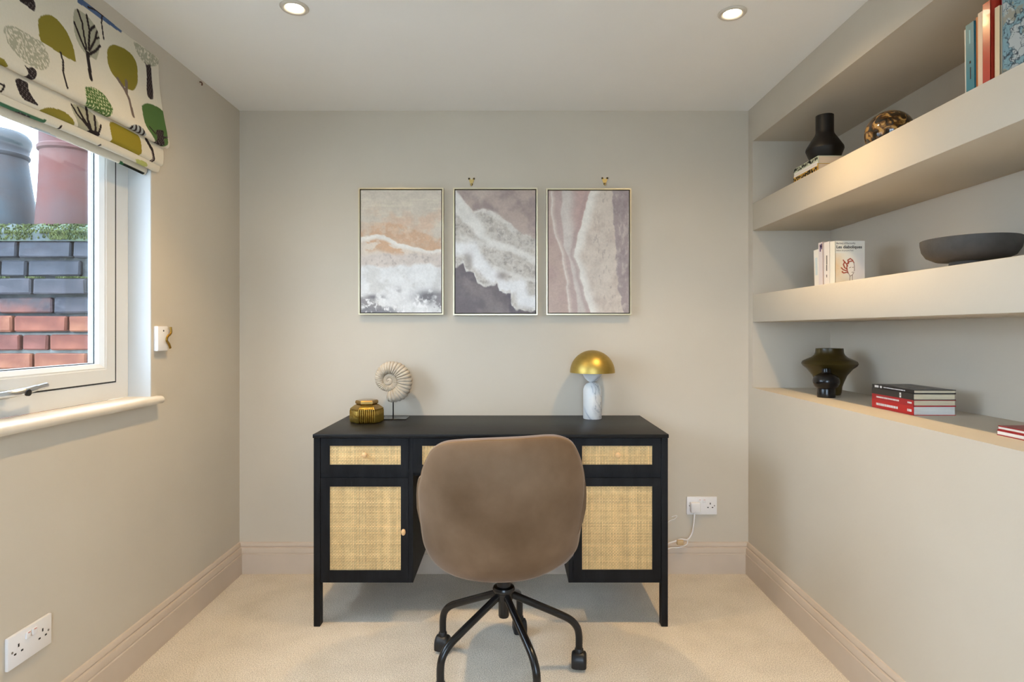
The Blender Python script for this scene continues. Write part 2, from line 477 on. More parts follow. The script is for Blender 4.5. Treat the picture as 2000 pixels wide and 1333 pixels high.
# ------------------------------------------------------------------ window in the left wall
win = struct(thing('window_1', (XF, 1.58, WZ0), 'white framed window with a silver handle', None))
def rframe(m, y0, y1, z0, z1, w, x0, x1, ch=0.0):
    # rectangular frame in the YZ plane with mitred corners; ch: chamfer of the inner room-side edge
    o = [(y0, z0), (y1, z0), (y1, z1), (y0, z1)]
    def ins(d): return [(y0 + d, z0 + d), (y1 - d, z0 + d), (y1 - d, z1 - d), (y0 + d, z1 - d)]
    rings = [[(x0, *p) for p in o], [(x1, *p) for p in o], [(x1, *p) for p in ins(w - ch)], [(x1 - ch * 0.7, *p) for p in ins(w)], [(x0, *p) for p in ins(w)]]
    vs = [p for r_ in rings for p in r_]; fs = []
    n = len(rings)
    for i in range(n):
        for k in range(4):
            fs.append((i * 4 + k, i * 4 + (k + 1) % 4, ((i + 1) % n) * 4 + (k + 1) % 4, ((i + 1) % n) * 4 + k))
    m.add(vs, fs)
rv = MB()
rv.box(XF - 0.1, XL - 0.0005, WY1 - 0.005, WY1 + 0.0, WZ0, WZ1).box(XF - 0.1, XL - 0.0005, WY0, WY0 + 0.005, WZ0, WZ1).box(XF - 0.1, XL - 0.0005, WY0, WY1, WZ1 - 0.005, WZ1)
rv.build('reveal_lining', REVEAL, win, smooth=False)
fY0, fY1 = WY0 + 0.006, WY1 - 0.006
m = MB(); rframe(m, fY0, fY1, WZ0 + 0.001, WZ1 - 0.006, 0.070, XF - 0.06, XF, 0.006); m.build('outer_frame', UPVC, win, smooth=False)
sZ0, sZ1 = WZ0 + 0.0585, WZ1 - 0.07
YM = 1.135                                   # mullion between the seen light and the unseen one added for daylight
MB().box(XF - 0.06, XF, YM - 0.042, YM + 0.042, WZ0 + 0.05, WZ1 - 0.06).build('mullion', UPVC, win, smooth=False)
for (sY0, sY1) in ((YM + 0.036, fY1 - 0.066), (fY0 + 0.066, YM - 0.036)):
    m = MB(); rframe(m, sY0, sY1, sZ0, sZ1, 0.006, XF - 0.03, XF + 0.0012); m.build('frame_gasket', GASKET, win, smooth=False)
    sash = MB(); rframe(sash, sY0 + 0.006, sY1 - 0.006, sZ0 + 0.005, sZ1 - 0.005, 0.046, XF - 0.05, XF + 0.0015, 0.003); sash = sash.build('sash', UPVC, win, smooth=False)
    m = MB(); rframe(m, sY0 + 0.05, sY1 - 0.05, sZ0 + 0.049, sZ1 - 0.049, 0.020, XF - 0.045, XF - 0.001, 0.014); m.build('glazing_bead', UPVC, sash, smooth=False)
    m = MB(); rframe(m, sY0 + 0.068, sY1 - 0.068, sZ0 + 0.067, sZ1 - 0.067, 0.0045, XF - 0.0295, XF - 0.0265, 0.0); m.build('glazing_gasket', GASKET, sash, smooth=False)
    m = MB(); rframe(m, sY0 + 0.06, sY1 - 0.06, sZ0 + 0.06, sZ1 - 0.06, 0.0125, XF - 0.046, XF - 0.036, 0.0); m.build('outer_bead', UPVC, sash, smooth=False)
    MB().box(XF - 0.034, XF - 0.030, sY0 + 0.06, sY1 - 0.06, sZ0 + 0.06, sZ1 - 0.06).build('pane', PANE, sash, smooth=False)
# sill board with a bullnose and a horn past the opening
nose = [(XF - 0.0, WZ0 - 0.028), (XL + 0.018, WZ0 - 0.028)] + [(XL + 0.018 + 0.014 * math.sin(a), WZ0 - 0.014 - 0.014 * math.cos(a)) for a in [math.pi * k / 8 for k in range(1, 8)]] + [(XL + 0.018, WZ0), (XF - 0.0, WZ0)]
sl = MB().prism(nose, WY0 - 0.03, WY1, 'xz')
horn = [p for p in nose if p[0] >= XL + 0.017]; horn = [(XL + 0.0005, WZ0 - 0.028)] + horn + [(XL + 0.0005, WZ0)]
sl.prism(horn, WY1, WY1 + 0.028, 'xz')
sl.build('window_sill', SILLM, win, angle=45)
# handle
hd = MB()
hp = PT(27, 771, 1.65)
hx = XF + 0.0015
hy, hz = 1.602, 0.992
hd.box(hx, hx + 0.012, hy - 0.085, hy + 0.022, hz - 0.012, hz + 0.012, 0.005, 3)
hd.tube(smoothline([(hx + 0.010, hy - 0.02, hz + 0.001), (hx + 0.030, hy + 0.005, hz + 0.004), (hx + 0.040, hy + 0.04, hz + 0.009), (hx + 0.040, hy + 0.075, hz + 0.014), (hx + 0.038, hy + 0.112, hz + 0.018)]), [0.0105] * 16 + [0.0095] * 8 + [0.008] * 9, 12)
hd = hd.build('window_handle', SILVER, win, angle=50)
hd['label'] = 'silver lever handle'
MB().lathe([(0.0, 0.0), (0.0095, 0.0), (0.0095, 0.006), (0.007, 0.007), (0, 0.007)], (0, 0, 0), 20, Matrix.Translation((hx + 0.044, hy + 0.036, hz + 0.004)) @ Matrix.Rotation(math.pi / 2, 4, 'Y')).build('lock_button', BLACKP, hd)

# ------------------------------------------------------------------ outside: chimney stack, pots, tree
BY = 2.42
CH0, CH1 = -2.86, -1.66
BRZ = 0.0764
stack = thing('chimney_stack', (-2.26, 2.8, -3.0), 'sooty red brick chimney stack with moss outside the window', 'chimney')
brick_mats = []
for k, (c1, c2) in enumerate([((138, 70, 52), (176, 100, 74)), ((122, 62, 50), (160, 92, 76)), ((150, 82, 58), (186, 116, 82)),
                              ((66, 66, 74), (92, 86, 92)), ((58, 62, 72), (84, 84, 92)), ((76, 68, 72), (150, 84, 66))]):
    c1, c2 = [tuple(v * 0.68 for v in q) for q in (c1, c2)]
    brick_mats.append(mat('brick_clay_%d' % k, lin(c1), 0.85, color2=lin(c2), var=0.05, vscale=9 if k < 5 else 6, bump=0.25, bscale=60, lo=0.42, hi=0.62))
MORT = simple('old_mortar', (104, 106, 102), 0.9, var=0.25, vscale=20, bump=0.6, bscale=90)
DMORT = simple('sooty_mortar', (58, 60, 60), 0.9, var=0.25, vscale=20, bump=0.6, bscale=90)
ztop = 1.540
core = MB().box(CH0 + 0.03, CH1 - 0.03, BY + 0.022, 3.2, -3.0, ztop - 5 * BRZ)
core.build('mortar_core', MORT, stack, smooth=False)
MB().box(CH0 + 0.03, CH1 - 0.03, BY + 0.022, 3.2, ztop - 5 * BRZ, ztop).build('sooty_mortar_core', DMORT, stack, smooth=False)
rr = random.Random(11)
proj = {0: -0.006, 1: 0.004, 2: -0.016, 3: 0.0, 4: -0.004}
rowbonds = {0: [0.16, 0.225, 0.225], 3: None}
brick_cache = {}
def brick_mesh(L, H, mi, var):
    key = (round(L, 3), round(H, 3), mi, var)
    if key not in brick_cache:
        r2 = random.Random(hash(key) % 9999 + var)
        mb = MB().box(-L / 2, L / 2, 0, 0.10, -H / 2, H / 2, 0.006, 1)
        mb.v = [(x + r2.uniform(-.0018, .0018), y + r2.uniform(-.0015, .0015), z + r2.uniform(-.0018, .0018)) for x, y, z in mb.v]
        me = mb.mesh('brick', smooth=False); me.materials.append(brick_mats[mi]); brick_cache[key] = me
    return brick_cache[key]
for row in range(11):
    zc = ztop - (row + 0.5) * BRZ
    header_row = row % 2 == 1
    x = CH1 - [0.03, 0.11, 0.075, 0.0, 0.05, 0.02, 0.085, 0.04, 0.1, 0.03, 0.06][row]
    i = 0
    while x > CH0 + 0.12:
        L = 0.215 if (row * 3 + i) % 4 else 0.1025
        if x - L < CH0: break
        if row < 2: mi = 4 if rr.random() < .6 else (3 if rr.random() < .6 else 5)
        elif row < 4: mi = rr.choice([3, 5, 5, 4, 1]) if row == 2 else rr.choice([5, 3, 0, 5, 1])
        elif row < 5: mi = rr.choice([0, 5, 2, 5])
        else: mi = rr.choice([0, 1, 1, 2, 0])
        if row == 2: mi = rr.choice([3, 4, 4, 3])
        o = bpy.data.objects.new('brick', brick_mesh(L, 0.064, mi, rr.randrange(3)))
        o.parent = stack
        o.location = Vector((x - L / 2, BY + proj.get(row, rr.uniform(-0.003, 0.003)), zc)) - stack.location
        o.rotation_euler = (0, rr.uniform(-0.008, 0.008), 0)
        COL.objects.link(o)
        x -= L + 0.010; i += 1
# flaunching mortar bed on top
fl = MB()
nx, ny = 40, 14
vs, fs = [], []
for i in range(nx + 1):
    for j in range(ny + 1):
        x = CH0 + 0.01 + (CH1 - CH0 - 0.02) * i / nx; y = BY - 0.008 + (3.2 - BY) * j / ny
        e = min(j / 1.0, 1.0)
        vs.append((x, y, ztop + 0.030 + 0.04 * e + 0.008 * math.sin(i * 1.7 + j) * e))
for i in range(nx):
    for j in range(ny):
        a = i * (ny + 1) + j; fs.append((a, a + ny + 1, a + ny + 2, a + 1))
base = len(vs)
fl.add(vs, fs)
fl.box(CH0 + 0.01, CH1 - 0.01, BY - 0.008, 3.2, ztop - 0.004, ztop + 0.031)
fl.build('flaunching', simple('weathered_flaunching', (66, 72, 72), 0.95, color2=lin((72, 84, 62)), vscale=10, bump=0.8, bscale=60), stack)
# moss: small tufts of blades
MOSS = mat('moss', lin((56, 66, 38)), 0.95, color2=lin((96, 104, 60)), vscale=30)
mo = MB(); r3 = random.Random(3)
def tuft(x, y, z, s, n=5):
    for _ in range(n):
        a = r3.uniform(0, 6.28); dx, dy = math.cos(a) * s * .6, math.sin(a) * s * .6
        h = s * r3.uniform(.6, 1.3)
        px_, py_ = -math.sin(a) * s * .35, math.cos(a) * s * .35
        mo.add([(x + px_, y + py_, z), (x - px_, y - py_, z), (x + dx * .6 - px_ * .6, y + dy * .6 - py_ * .6, z + h), (x + dx * .6 + px_ * .6, y + dy * .6 + py_ * .6, z + h)], [(0, 1, 2, 3)])
for _ in range(3000):
    x = r3.uniform(CH0 + 0.02, CH1 - 0.02); t = r3.random()
    dens = 0.5 + 0.5 * math.sin(x * 13.0 + 1.0) * math.sin(x * 31 + 2)
    if r3.random() > 0.35 + 0.65 * dens: continue
    y = BY - 0.012 + 0.16 * t * t
    z = ztop + 0.029 + 0.04 * min((y - BY + 0.008) / ((3.2 - BY) / ny), 1.0)
    tuft(x, y, z, 0.008)
    if r3.random() < 0.7 * dens: tuft(x, BY - 0.010, ztop + r3.random() ** 1.5 * 0.03, 0.008)
for _ in range(1500):
    x = r3.uniform(CH0 + 0.02, CH1 - 0.02)
    if math.sin(x * 17 + 0.6) + math.sin(x * 41) < -0.5: continue
    tuft(x, BY - 0.016 + r3.uniform(0, 0.022), ztop - 2 * BRZ - 0.004, 0.006)
tag(mo.build('moss', MOSS, stack, smooth=False), 'yellow-green moss', kind='stuff')

POT1 = simple('grey_terracotta', (72, 61, 58), 0.85, color2=lin((60, 67, 72)), var=0.2, vscale=5, bump=0.3, bscale=40)
POT2 = simple('red_terracotta', (88, 48, 41), 0.85, color2=lin((78, 57, 55)), var=0.1, vscale=5, bump=0.3, bscale=40)
pz = ztop + 0.0785
def pot(px, prof, material, label):
    y = BY + 0.20
    x = (px - CXP) / F * y
    t = thing('chimney_pot', (x, y, pz), label, 'chimney pot', 'clay chimney pots on the stack')
    MB().lathe(prof, (x, y, pz), 40).build('pot_body', material, t, angle=40)
    MB().lathe([(prof[-1][0] - 0.022, prof[-1][1] - 0.05), (prof[-1][0] - 0.022, prof[-1][1] + 0.001), (prof[-1][0] - 0.03, prof[-1][1] + 0.001)], (x, y, pz), 32).build('flue_opening', DARKHOLE, t)
    return t
pot(-2, [(0.137, 0.0), (0.137, 0.02), (0.128, 0.12), (0.112, 0.24), (0.103, 0.315), (0.110, 0.322), (0.112, 0.332), (0.106, 0.342), (0.108, 0.36), (0.117, 0.39), (0.115, 0.41), (0.10, 0.43), (0.09, 0.435)], POT1, 'grey weathered chimney pot, leftmost in the window')
pot(140, [(0.130, 0.0), (0.130, 0.02), (0.122, 0.14), (0.117, 0.25), (0.115, 0.33), (0.124, 0.338), (0.125, 0.352), (0.117, 0.36), (0.117, 0.50), (0.13, 0.52), (0.13, 0.56), (0.12, 0.57)], POT2, 'reddish terracotta chimney pot beside the window frame')
# far tree
tr = thing('distant_tree', (-9.9, 12.2, -3.0), 'hazy distant tree between the two chimney pots', 'tree')
MB().tube(smoothline([(-9.9, 12.2, -3), (-9.85, 12.2, 0), (-9.8, 12.25, 2.4)]), [0.16] * 8 + [0.1] * 9, 8).build('trunk', simple('bark', (90, 84, 76), 0.9), tr)
lf = MB(); r4 = random.Random(5)
for _ in range(1800):
    u = Vector((r4.gauss(0, 1), r4.gauss(0, 1), r4.gauss(0, 1))).normalized() * r4.random() ** 0.5
    c = Vector((-9.8, 12.2, 2.7)) + Vector((u.x * 1.1, u.y * 1.1, u.z * 1.15))
    a = Vector((r4.uniform(-1, 1), r4.uniform(-1, 1), r4.uniform(-1, 1))).normalized() * 0.06
    b = a.cross(Vector((r4.uniform(-1, 1), r4.uniform(-1, 1), r4.uniform(-1, 1)))).normalized() * 0.035
    lf.add([c - a, c + b, c + a, c - b], [(0, 1, 2, 3)])
tag(lf.build('foliage', simple('far_leaves', (120, 140, 120), 0.9, var=0.2, vscale=3), tr, smooth=False), kind='stuff')

# ------------------------------------------------------------------ downlights
LAMPGLOW = mat('lamp_lens', (1, 1, 1), 0.5, emit=(1.0, 0.86, 0.62), estr=14.0)
for i, (x, y) in enumerate(DOWN_SPOTS):
    d = thing('downlight', (x, y, ZC), ['lit recessed ceiling downlight, the one nearer the window', 'lit recessed ceiling downlight, the one nearer the shelves'][i], 'ceiling light', 'recessed downlights')
    MB().lathe([(0.028, -0.0005), (0.029, -0.0035), (0.036, -0.0075), (0.042, -0.0065), (0.046, -0.002), (0.046, -0.0005)], (x, y, ZC), 40, close=True).build('trim_ring', mat('white_trim', lin((205, 196, 182)), 0.4), d, angle=60)
    MB().lathe([(0.0, -0.002), (0.025, -0.002), (0.028, -0.001), (0.028, -0.0004), (0, -0.0004)], (x, y, ZC), 32).build('lamp_lens', LAMPGLOW, d)
    ld = bpy.data.lights.new('downlight_beam', 'SPOT')
    ld.energy = DOWN_W; ld.color = DOWN_COL; ld.spot_size = R(102); ld.spot_blend = 1.0; ld.shadow_soft_size = 0.018
    lo = bpy.data.objects.new('downlight_beam', ld); lo.location = (0, 0, -0.03); lo.parent = d; COL.objects.link(lo)
    ls = bpy.data.lights.new('downlight_spill', 'SPOT')
    ls.energy = SPILL_W; ls.color = DOWN_COL; ls.spot_size = R(165); ls.spot_blend = 1.0; ls.shadow_soft_size = 0.018
    lo = bpy.data.objects.new('downlight_spill', ls); lo.location = (0, 0, -0.03); lo.parent = d; COL.objects.link(lo)

# ------------------------------------------------------------------ desk
S = 2.32 / F
DCX = (958.5 - CXP) * S
DYF, DYB, DTOP = 2.3165, 2.836, 0.760
YFR = 2.3215                # face of the legs
desk = thing('desk', (DCX, 2.57, 0), 'black wooden desk with woven cane drawer fronts and doors', 'desk')
def dx(q): return DCX + q * S                    # q: px from desk centre on the front plane
def dz(py): return HC - (py - CYP) * S
HW = 347.5
MB().box(dx(-HW), dx(HW), DYF, DYB, DTOP - 0.0145, DTOP, 0.0015, 2).build('desk_top', BLACKT, desk)
zleg = DTOP - 0.0145
YLB = 2.818
for s in (-1, 1):
    for (y0, y1) in ((YFR, YFR + 0.036), (YLB - 0.036, YLB)):
        a, b = dx(s * 346.3), dx(s * 333.6)
        MB().box(min(a, b), max(a, b), y0, y1, 0, zleg, 0.001, 1).build('leg', BLACKW, desk)
zcb, zct = dz(1140), dz(1131.8)       # bottom panel
YCF = 2.326
for s in (-1, 1):
    def bx(q0, q1, y0, y1, z0, z1, nm, bev=0.0):
        a, b = dx(s * q0), dx(s * q1)
        MB().box(min(a, b), max(a, b), y0, y1, z0, z1, bev, 1).build(nm, BLACKW, desk)
    bx(333.4, 152.2, YCF, YLB, zcb, zct, 'cabinet_floor')
    bx(152.2, 161.0, YCF, YLB, zct, zleg, 'inner_side_panel')
    bx(345.0, 333.6, YFR + 0.036, YLB - 0.036, zcb, zleg, 'outer_side_panel')
    bx(333.4, 161.2, YCF + 0.002, YCF + 0.02, dz(934.4), dz(925.0), 'drawer_rail')
    bx(333.4, 161.2, YLB - 0.01, YLB, zct, zleg, 'back_panel')
MB().box(dx(-152), dx(152), YCF + 0.03, YLB - 0.012, dz(934), dz(927), 0).build('drawer_shelf', BLACKW, desk)
MB().box(dx(-152), dx(152), YLB - 0.012, YLB, dz(934), zleg, 0).build('back_rail', BLACKW, desk)

def cane_panel(q0, q1, py0, py1, y, seed):
    mb = MB(); r = random.Random(seed); p = 0.0060
    xa, xb, za, zb = dx(q0), dx(q1), dz(py1), dz(py0)
    nx = max(2, int(round((xb - xa) / p))); nz = max(2, int(round((zb - za) / p)))
    sx, sz = (xb - xa) / nx, (zb - za) / nz
    w = 0.0021; amp = 0.0005
    def colr(base):
        k = r.uniform(0.80, 1.12); h = r.uniform(-0.03, 0.04)
        return tuple(max(0, c * k) for c in (base[0], base[1] * (1 + h), base[2] * (1 + 2 * h)))
    base = lin((226, 190, 132))
    streak = [r.uniform(0.86, 1.08) for _ in range(nx + nz)]
    for i in range(nx):
        x = xa + (i + .5) * sx + r.uniform(-1, 1) * .00025; c = colr(tuple(v * streak[i // 6] for v in base)); ww = w * r.uniform(.9, 1.1)
        vs = []
        for j in range(nz + 2):
            z = za + (j - .5) * sz; z = min(max(z, za - 0.003), zb + 0.003); yy = y + (amp if (i + j) % 2 else -amp)
            vs += [(x - ww, yy, z), (x + ww, yy, z)]
        mb.add(vs, [(2 * j, 2 * j + 1, 2 * j + 3, 2 * j + 2) for j in range(nz + 1)], c)
    for j in range(nz):
        z = za + (j + .5) * sz + r.uniform(-1, 1) * .00025; c = colr(tuple(v * streak[nx + j // 4] for v in base)); ww = w * r.uniform(.85, 1.05)
        vs = []
        for i in range(nx + 2):
            x = xa + (i - .5) * sx; x = min(max(x, xa - 0.003), xb + 0.003); yy = y + (amp if (i + j) % 2 else -amp)
            yy = y - (amp if (i + j) % 2 == 0 else -amp) * -1
            vs += [(x, yy, z - ww), (x, yy, z + ww)]
        mb.add(vs, [(2 * i, 2 * i + 1, 2 * i + 3, 2 * i + 2) for i in range(nx + 1)], c)
    return mb
def front(nm, q0, q1, py0, py1, cq0, cq1, cpy0, cpy1, seed, yf=YCF - 0.003):
    # framed front: rails and stiles around a recessed woven cane panel
    mb = MB()
    xa, xb, za, zb = dx(q0), dx(q1), dz(py1), dz(py0)
    ca, cb, va, vb = dx(cq0), dx(cq1), dz(cpy1), dz(cpy0)
    o = [(xa, za), (xb, za), (xb, zb), (xa, zb)]; n = [(ca, va), (cb, va), (cb, vb), (ca, vb)]
    rings = [[(x, yf + 0.018, z) for x, z in o], [(x, yf, z) for x, z in o], [(x, yf, z) for x, z in n], [(x, yf + 0.018, z) for x, z in n]]
    vs = [p for q in rings for p in q]
    fs = [(i * 4 + k, i * 4 + (k + 1) % 4, ((i + 1) % 4) * 4 + (k + 1) % 4, ((i + 1) % 4) * 4 + k) for i in range(4) for k in range(4)]
    mb.add(vs, fs)
    p = mb.build(nm, BLACKW, desk, smooth=False)
    cp = cane_panel(cq0, cq1, cpy0, cpy1, yf + 0.005, seed).build('cane_panel', CANE, p, smooth=False, colors=True)
    cp['label'] = 'woven natural cane panel'; cp['kind'] = 'stuff'
    MB().box(ca, cb, yf + 0.0085, yf + 0.012, va, vb).build('cane_backing', CANEBACK, p, smooth=False)
    return p
def knob(p, q, py, yf, r=0.011, sc=(1, 1, 1)):
    c = (dx(q), yf, dz(py))
    M = Matrix.Translation(c) @ Matrix.Diagonal((sc[0], 1, sc[2], 1)) @ Matrix.Rotation(math.pi / 2, 4, 'X')
    k = MB().lathe([(0.0, 0.0), (r * .55, 0.0), (r * .5, 0.006), (r * .75, 0.010), (r, 0.016), (r * .95, 0.020), (r * .6, 0.0235), (0, 0.0245)], (0, 0, 0), 20, M).build('knob', KNOB, p)
    k['label'] = 'pale turned wooden knob'
yf = YCF - 0.003
p = front('drawer', -332.7, -161.4, 857, 924.6, -315.3, -176, 871.8, 909, 1); knob(p, -246, 889, yf + 0.006)
p = front('drawer', -151.6, 151.6, 857, 924.6, -134.6, 134.6, 871.8, 909, 2); knob(p, 0, 889, yf + 0.006)
p = front('drawer', 161.6, 332.7, 857, 924.6, 178.6, 316.3, 871.8, 909, 3); knob(p, 248, 889, yf + 0.006)
p = front('door', -332.7, -161.4, 934.8, 1131.4, -315.3, -176, 951.6, 1115.8, 4); knob(p, -169.5, 1038, yf, 0.0105, (0.85, 1, 1.2))
p = front('door', 161.6, 332.7, 934.8, 1131.4, 178.6, 316.3, 951.0, 1114.8, 5); knob(p, 169.5, 1038, yf, 0.0105, (0.85, 1, 1.2))

# ------------------------------------------------------------------ office chair
CHX, CHY = -0.021, 2.014
chair = thing('office_chair', (CHX, CHY, 0), 'taupe velvet swivel office chair on black castors at the desk', 'chair')
out_px = [(816, 940), (811, 962), (811, 985), (813, 1010), (816, 1034), (821, 1066), (829, 1086), (844, 1106), (876, 1124.5), (924, 1135), (984, 1138), (1044, 1132), (1092, 1117), (1118, 1102), (1133, 1088), (1140, 1058),
          (1148, 1008), (1150.5, 955), (1145, 921), (1135, 893), (1121, 871), (1097, 858.5), (1068, 854.5), (1020, 856.2), (972, 858), (936, 859.5), (900, 862), (864, 868), (840, 883), (828, 902), (820, 922)]
def ye(z): return 1.845 - 0.16 * (z - 0.4)
op = smoothpoly(out_px, 4)
OUT = []
for (a, b) in op:
    z = 0.6
    for _ in range(6):
        y = ye(z); z = HC - (b - CYP) / F * y
    OUT.append(((a - CXP) / F * y, z))
cx_ = sum(p_[0] for p_ in OUT) / len(OUT); cz_ = 0.60
def wrapf(x): return 0.075 * min(1.3, (abs(x - cx_) / 0.27)) ** 2.6
rings = []
for q in [0.0, .12, .25, .38, .5, .62, .72, .81, .88, .93, .965, .985]:            # rear panel
    rings.append((q, lambda x, z, q=q: ye(z) + wrapf(x) - 0.058 * max(0, 1 - q ** 2.4) ** 0.75 - 0.004))
rim = 0.021
for k in range(1, 8):                                                             # rolled rim
    a = math.pi * k / 8
    rings.append((1.0 - 0.012 + 0.012 * math.sin(a) , lambda x, z, a=a: ye(z) + wrapf(x) + rim * (1 - math.cos(a)) - 0.002))
for q in [.985, .95, .9, .82, .7, .55, .4, .25, .12, 0.0]:                        # inner face
    rings.append((q, lambda x, z, q=q: ye(z) + wrapf(x) + 0.042 - 0.050 * max(0, 1 - q ** 2.2)))
vs, fs = [], []
n = len(OUT)
for (q, fy) in rings:
    for (x, z) in OUT:
        X = cx_ + (x - cx_) * q; Z = cz_ + (z - cz_) * q
        vs.append((X, fy(X, Z), Z))
for i in range(len(rings) - 1):
    for k in range(n):
        fs.append((i * n + k, i * n + (k + 1) % n, (i + 1) * n + (k + 1) % n, (i + 1) * n + k))
MB().add(vs, fs).build('backrest', VELVET, chair, angle=80)
# piping along the seam of the rear panel
pp = [(cx_ + (x - cx_) * .985, ye(z) + wrapf(x) - 0.0035, cz_ + (z - cz_) * .985) for x, z in OUT]
pp = pp + [pp[0], pp[1]]
MB().tube(pp, 0.0032, 8, cap=False).build('piping', VELVETP, chair, angle=80)
# seat cushion
vs, fs = [], []
nseg = 56
prof = [(0.0, .405), (.80, .405), (.93, .412), (.985, .43), (1.0, .455), (.985, .48), (.93, .497), (.8, .506), (.5, .510), (0.0, .512)]
for (q, z) in prof:
    for k in range(nseg):
        a = 2 * math.pi * k / nseg; c, s_ = math.cos(a), math.sin(a); e = 2 / 3.2
        vs.append((CHX + q * 0.245 * math.copysign(abs(c) ** e, c), CHY + 0.045 + q * 0.225 * math.copysign(abs(s_) ** e, s_), z))
for i in range(len(prof) - 1):
    for k in range(nseg):
        fs.append((i * nseg + k, i * nseg + (k + 1) % nseg, (i + 1) * nseg + (k + 1) % nseg, (i + 1) * nseg + k))
MB().add(vs, fs).build('seat', VELVET, chair, angle=80)
# wrap-around arms
for s, xo in ((-1, -0.283), (1, 0.270)):
    vs, fs = [], []
    nt_, nh = 22, 14
    for i in range(nt_ + 1):
        t = i / nt_
        y = CHY - 0.13 + 0.30 * t
        top = 0.700 - 0.13 * t ** 1.8; bot = 0.50
        xm = CHX + xo * (1 - 0.05 * (2 * t - 0.6) ** 2) - s * 0.018
        th = 0.019 * (1 - 0.75 * max(0, (t - .8) / .2) ** 2)
        hh = (top - bot) * (1 - 0.45 * max(0, (t - .75) / .25) ** 2.5)
        zc = (bot + top) / 2 - (top - bot - hh) * 0.25
        for k in range(2 * nh):
            a = 2 * math.pi * k / (2 * nh)
            c, s_ = math.cos(a), math.sin(a)
            zz_ = zc + hh / 2 * math.copysign(abs(s_) ** .55, s_)
            tuck = s * 0.030 * max(0.0, (0.62 - zz_) / 0.12) ** 1.6
            vs.append((xm - tuck + th * math.copysign(abs(c) ** .6, c), y, zz_))
    mm = 2 * nh
    for i in range(nt_):
        for k in range(mm):
            fs.append((i * mm + k, i * mm + (k + 1) % mm, (i + 1) * mm + (k + 1) % mm, (i + 1) * mm + k))
    fs.append(tuple(range(mm))); fs.append(tuple(nt_ * mm + k for k in range(mm)))
    MB().add(vs, fs).build('armrest', VELVET, chair, angle=80)
MB().box(CHX - 0.09, CHX + 0.09, CHY - 0.10, CHY + 0.10, 0.383, 0.4055, 0.006, 2).build('seat_plate', BLACKM, chair)
MB().lathe([(0.0, 0.19), (0.0165, 0.19), (0.0185, 0.195), (0.0185, 0.245), (0.030, 0.250), (0.033, 0.262), (0.033, 0.276), (0.0375, 0.280), (0.0385, 0.287), (0.035, 0.294), (0.024, 0.297), (0.0, 0.297)], (CHX, CHY, 0), 32).build('base_hub', BLACKM, chair)
MB().lathe([(0.0, 0.296), (0.0235, 0.296), (0.0235, 0.36), (0.026, 0.362), (0.026, 0.384), (0, 0.384)], (CHX, CHY, 0), 28).build('gas_lift', BLACKP, chair)
def castor_mesh():
    hood = MB()
    # stem collar and hood
    hood.lathe([(0.0, 0.052), (0.0135, 0.052), (0.0150, 0.056), (0.0150, 0.068), (0.0125, 0.0705), (0, 0.0705)], (0, 0, 0), 20)
    prof = [(-0.029, 0.010)] + [(0.029 * -math.cos(a), 0.030 + 0.030 * math.sin(a)) for a in [math.pi * k / 14 for k in range(15)]] + [(0.029, 0.016)]
    w = 0.026
    n = len(prof)
    rows = ((-1, .62), (-.97, .78), (-.88, .90), (-.7, .97), (-.4, 1), (.4, 1), (.7, .97), (.88, .90), (.97, .78), (1, .62))
    vs = [(px_ * q, y * w, (pz_ - 0.022) * q + 0.022) for y, q in rows for px_, pz_ in prof]
    m_ = len(rows)
    fs = [(i * n + k, i * n + (k + 1) % n, (i + 1) * n + (k + 1) % n, (i + 1) * n + k) for i in range(m_ - 1) for k in range(n)] + [tuple(reversed(range(n))), tuple((m_ - 1) * n + k for k in range(n))]
    hood.add(vs, fs)
    wh = []
    for s in (-1, 1):
        M = Matrix.Translation((0.0, s * 0.0135, 0.0245)) @ Matrix.Rotation(math.pi / 2, 4, 'X')
        wh.append(MB().lathe([(0.0, -0.009), (0.021, -0.009), (0.0245, -0.006), (0.0245, 0.006), (0.021, 0.009), (0, 0.009)], (0, 0, 0), 28, M))
    return hood.mesh('castor', angle=45), [w_.mesh('wheel') for w_ in wh]
hood_me, wheel_me = castor_mesh()
for me in [hood_me] + wheel_me: me.materials.append(BLACKP)
for k, a in enumerate([77.1, 149.1, 221.1, 293.1, 5.1]):
    a = R(a); c, s_ = math.cos(a), math.sin(a)
    P = lambda r, z: (CHX + r * c, CHY + r * s_, z)
    pts = smoothline([P(0.022, 0.268), P(0.10, 0.2325), P(0.185, 0.1935), P(0.228, 0.171), P(0.252, 0.145), P(0.2605, 0.115), P(0.261, 0.066)], 6)
    MB().tube(pts, 0.0125, 14).build('leg', BLACKM, chair, angle=60)
    h = bpy.data.objects.new('castor', hood_me); h.parent = chair
    h.location = (0.261 * c, 0.261 * s_, 0.0); h.rotation_euler = (0, 0, [R(100), R(75), R(20), R(130), R(82)][k]); COL.objects.link(h)
    for wme in wheel_me:
        o = bpy.data.objects.new('wheel', wme); o.parent = h; COL.objects.link(o)

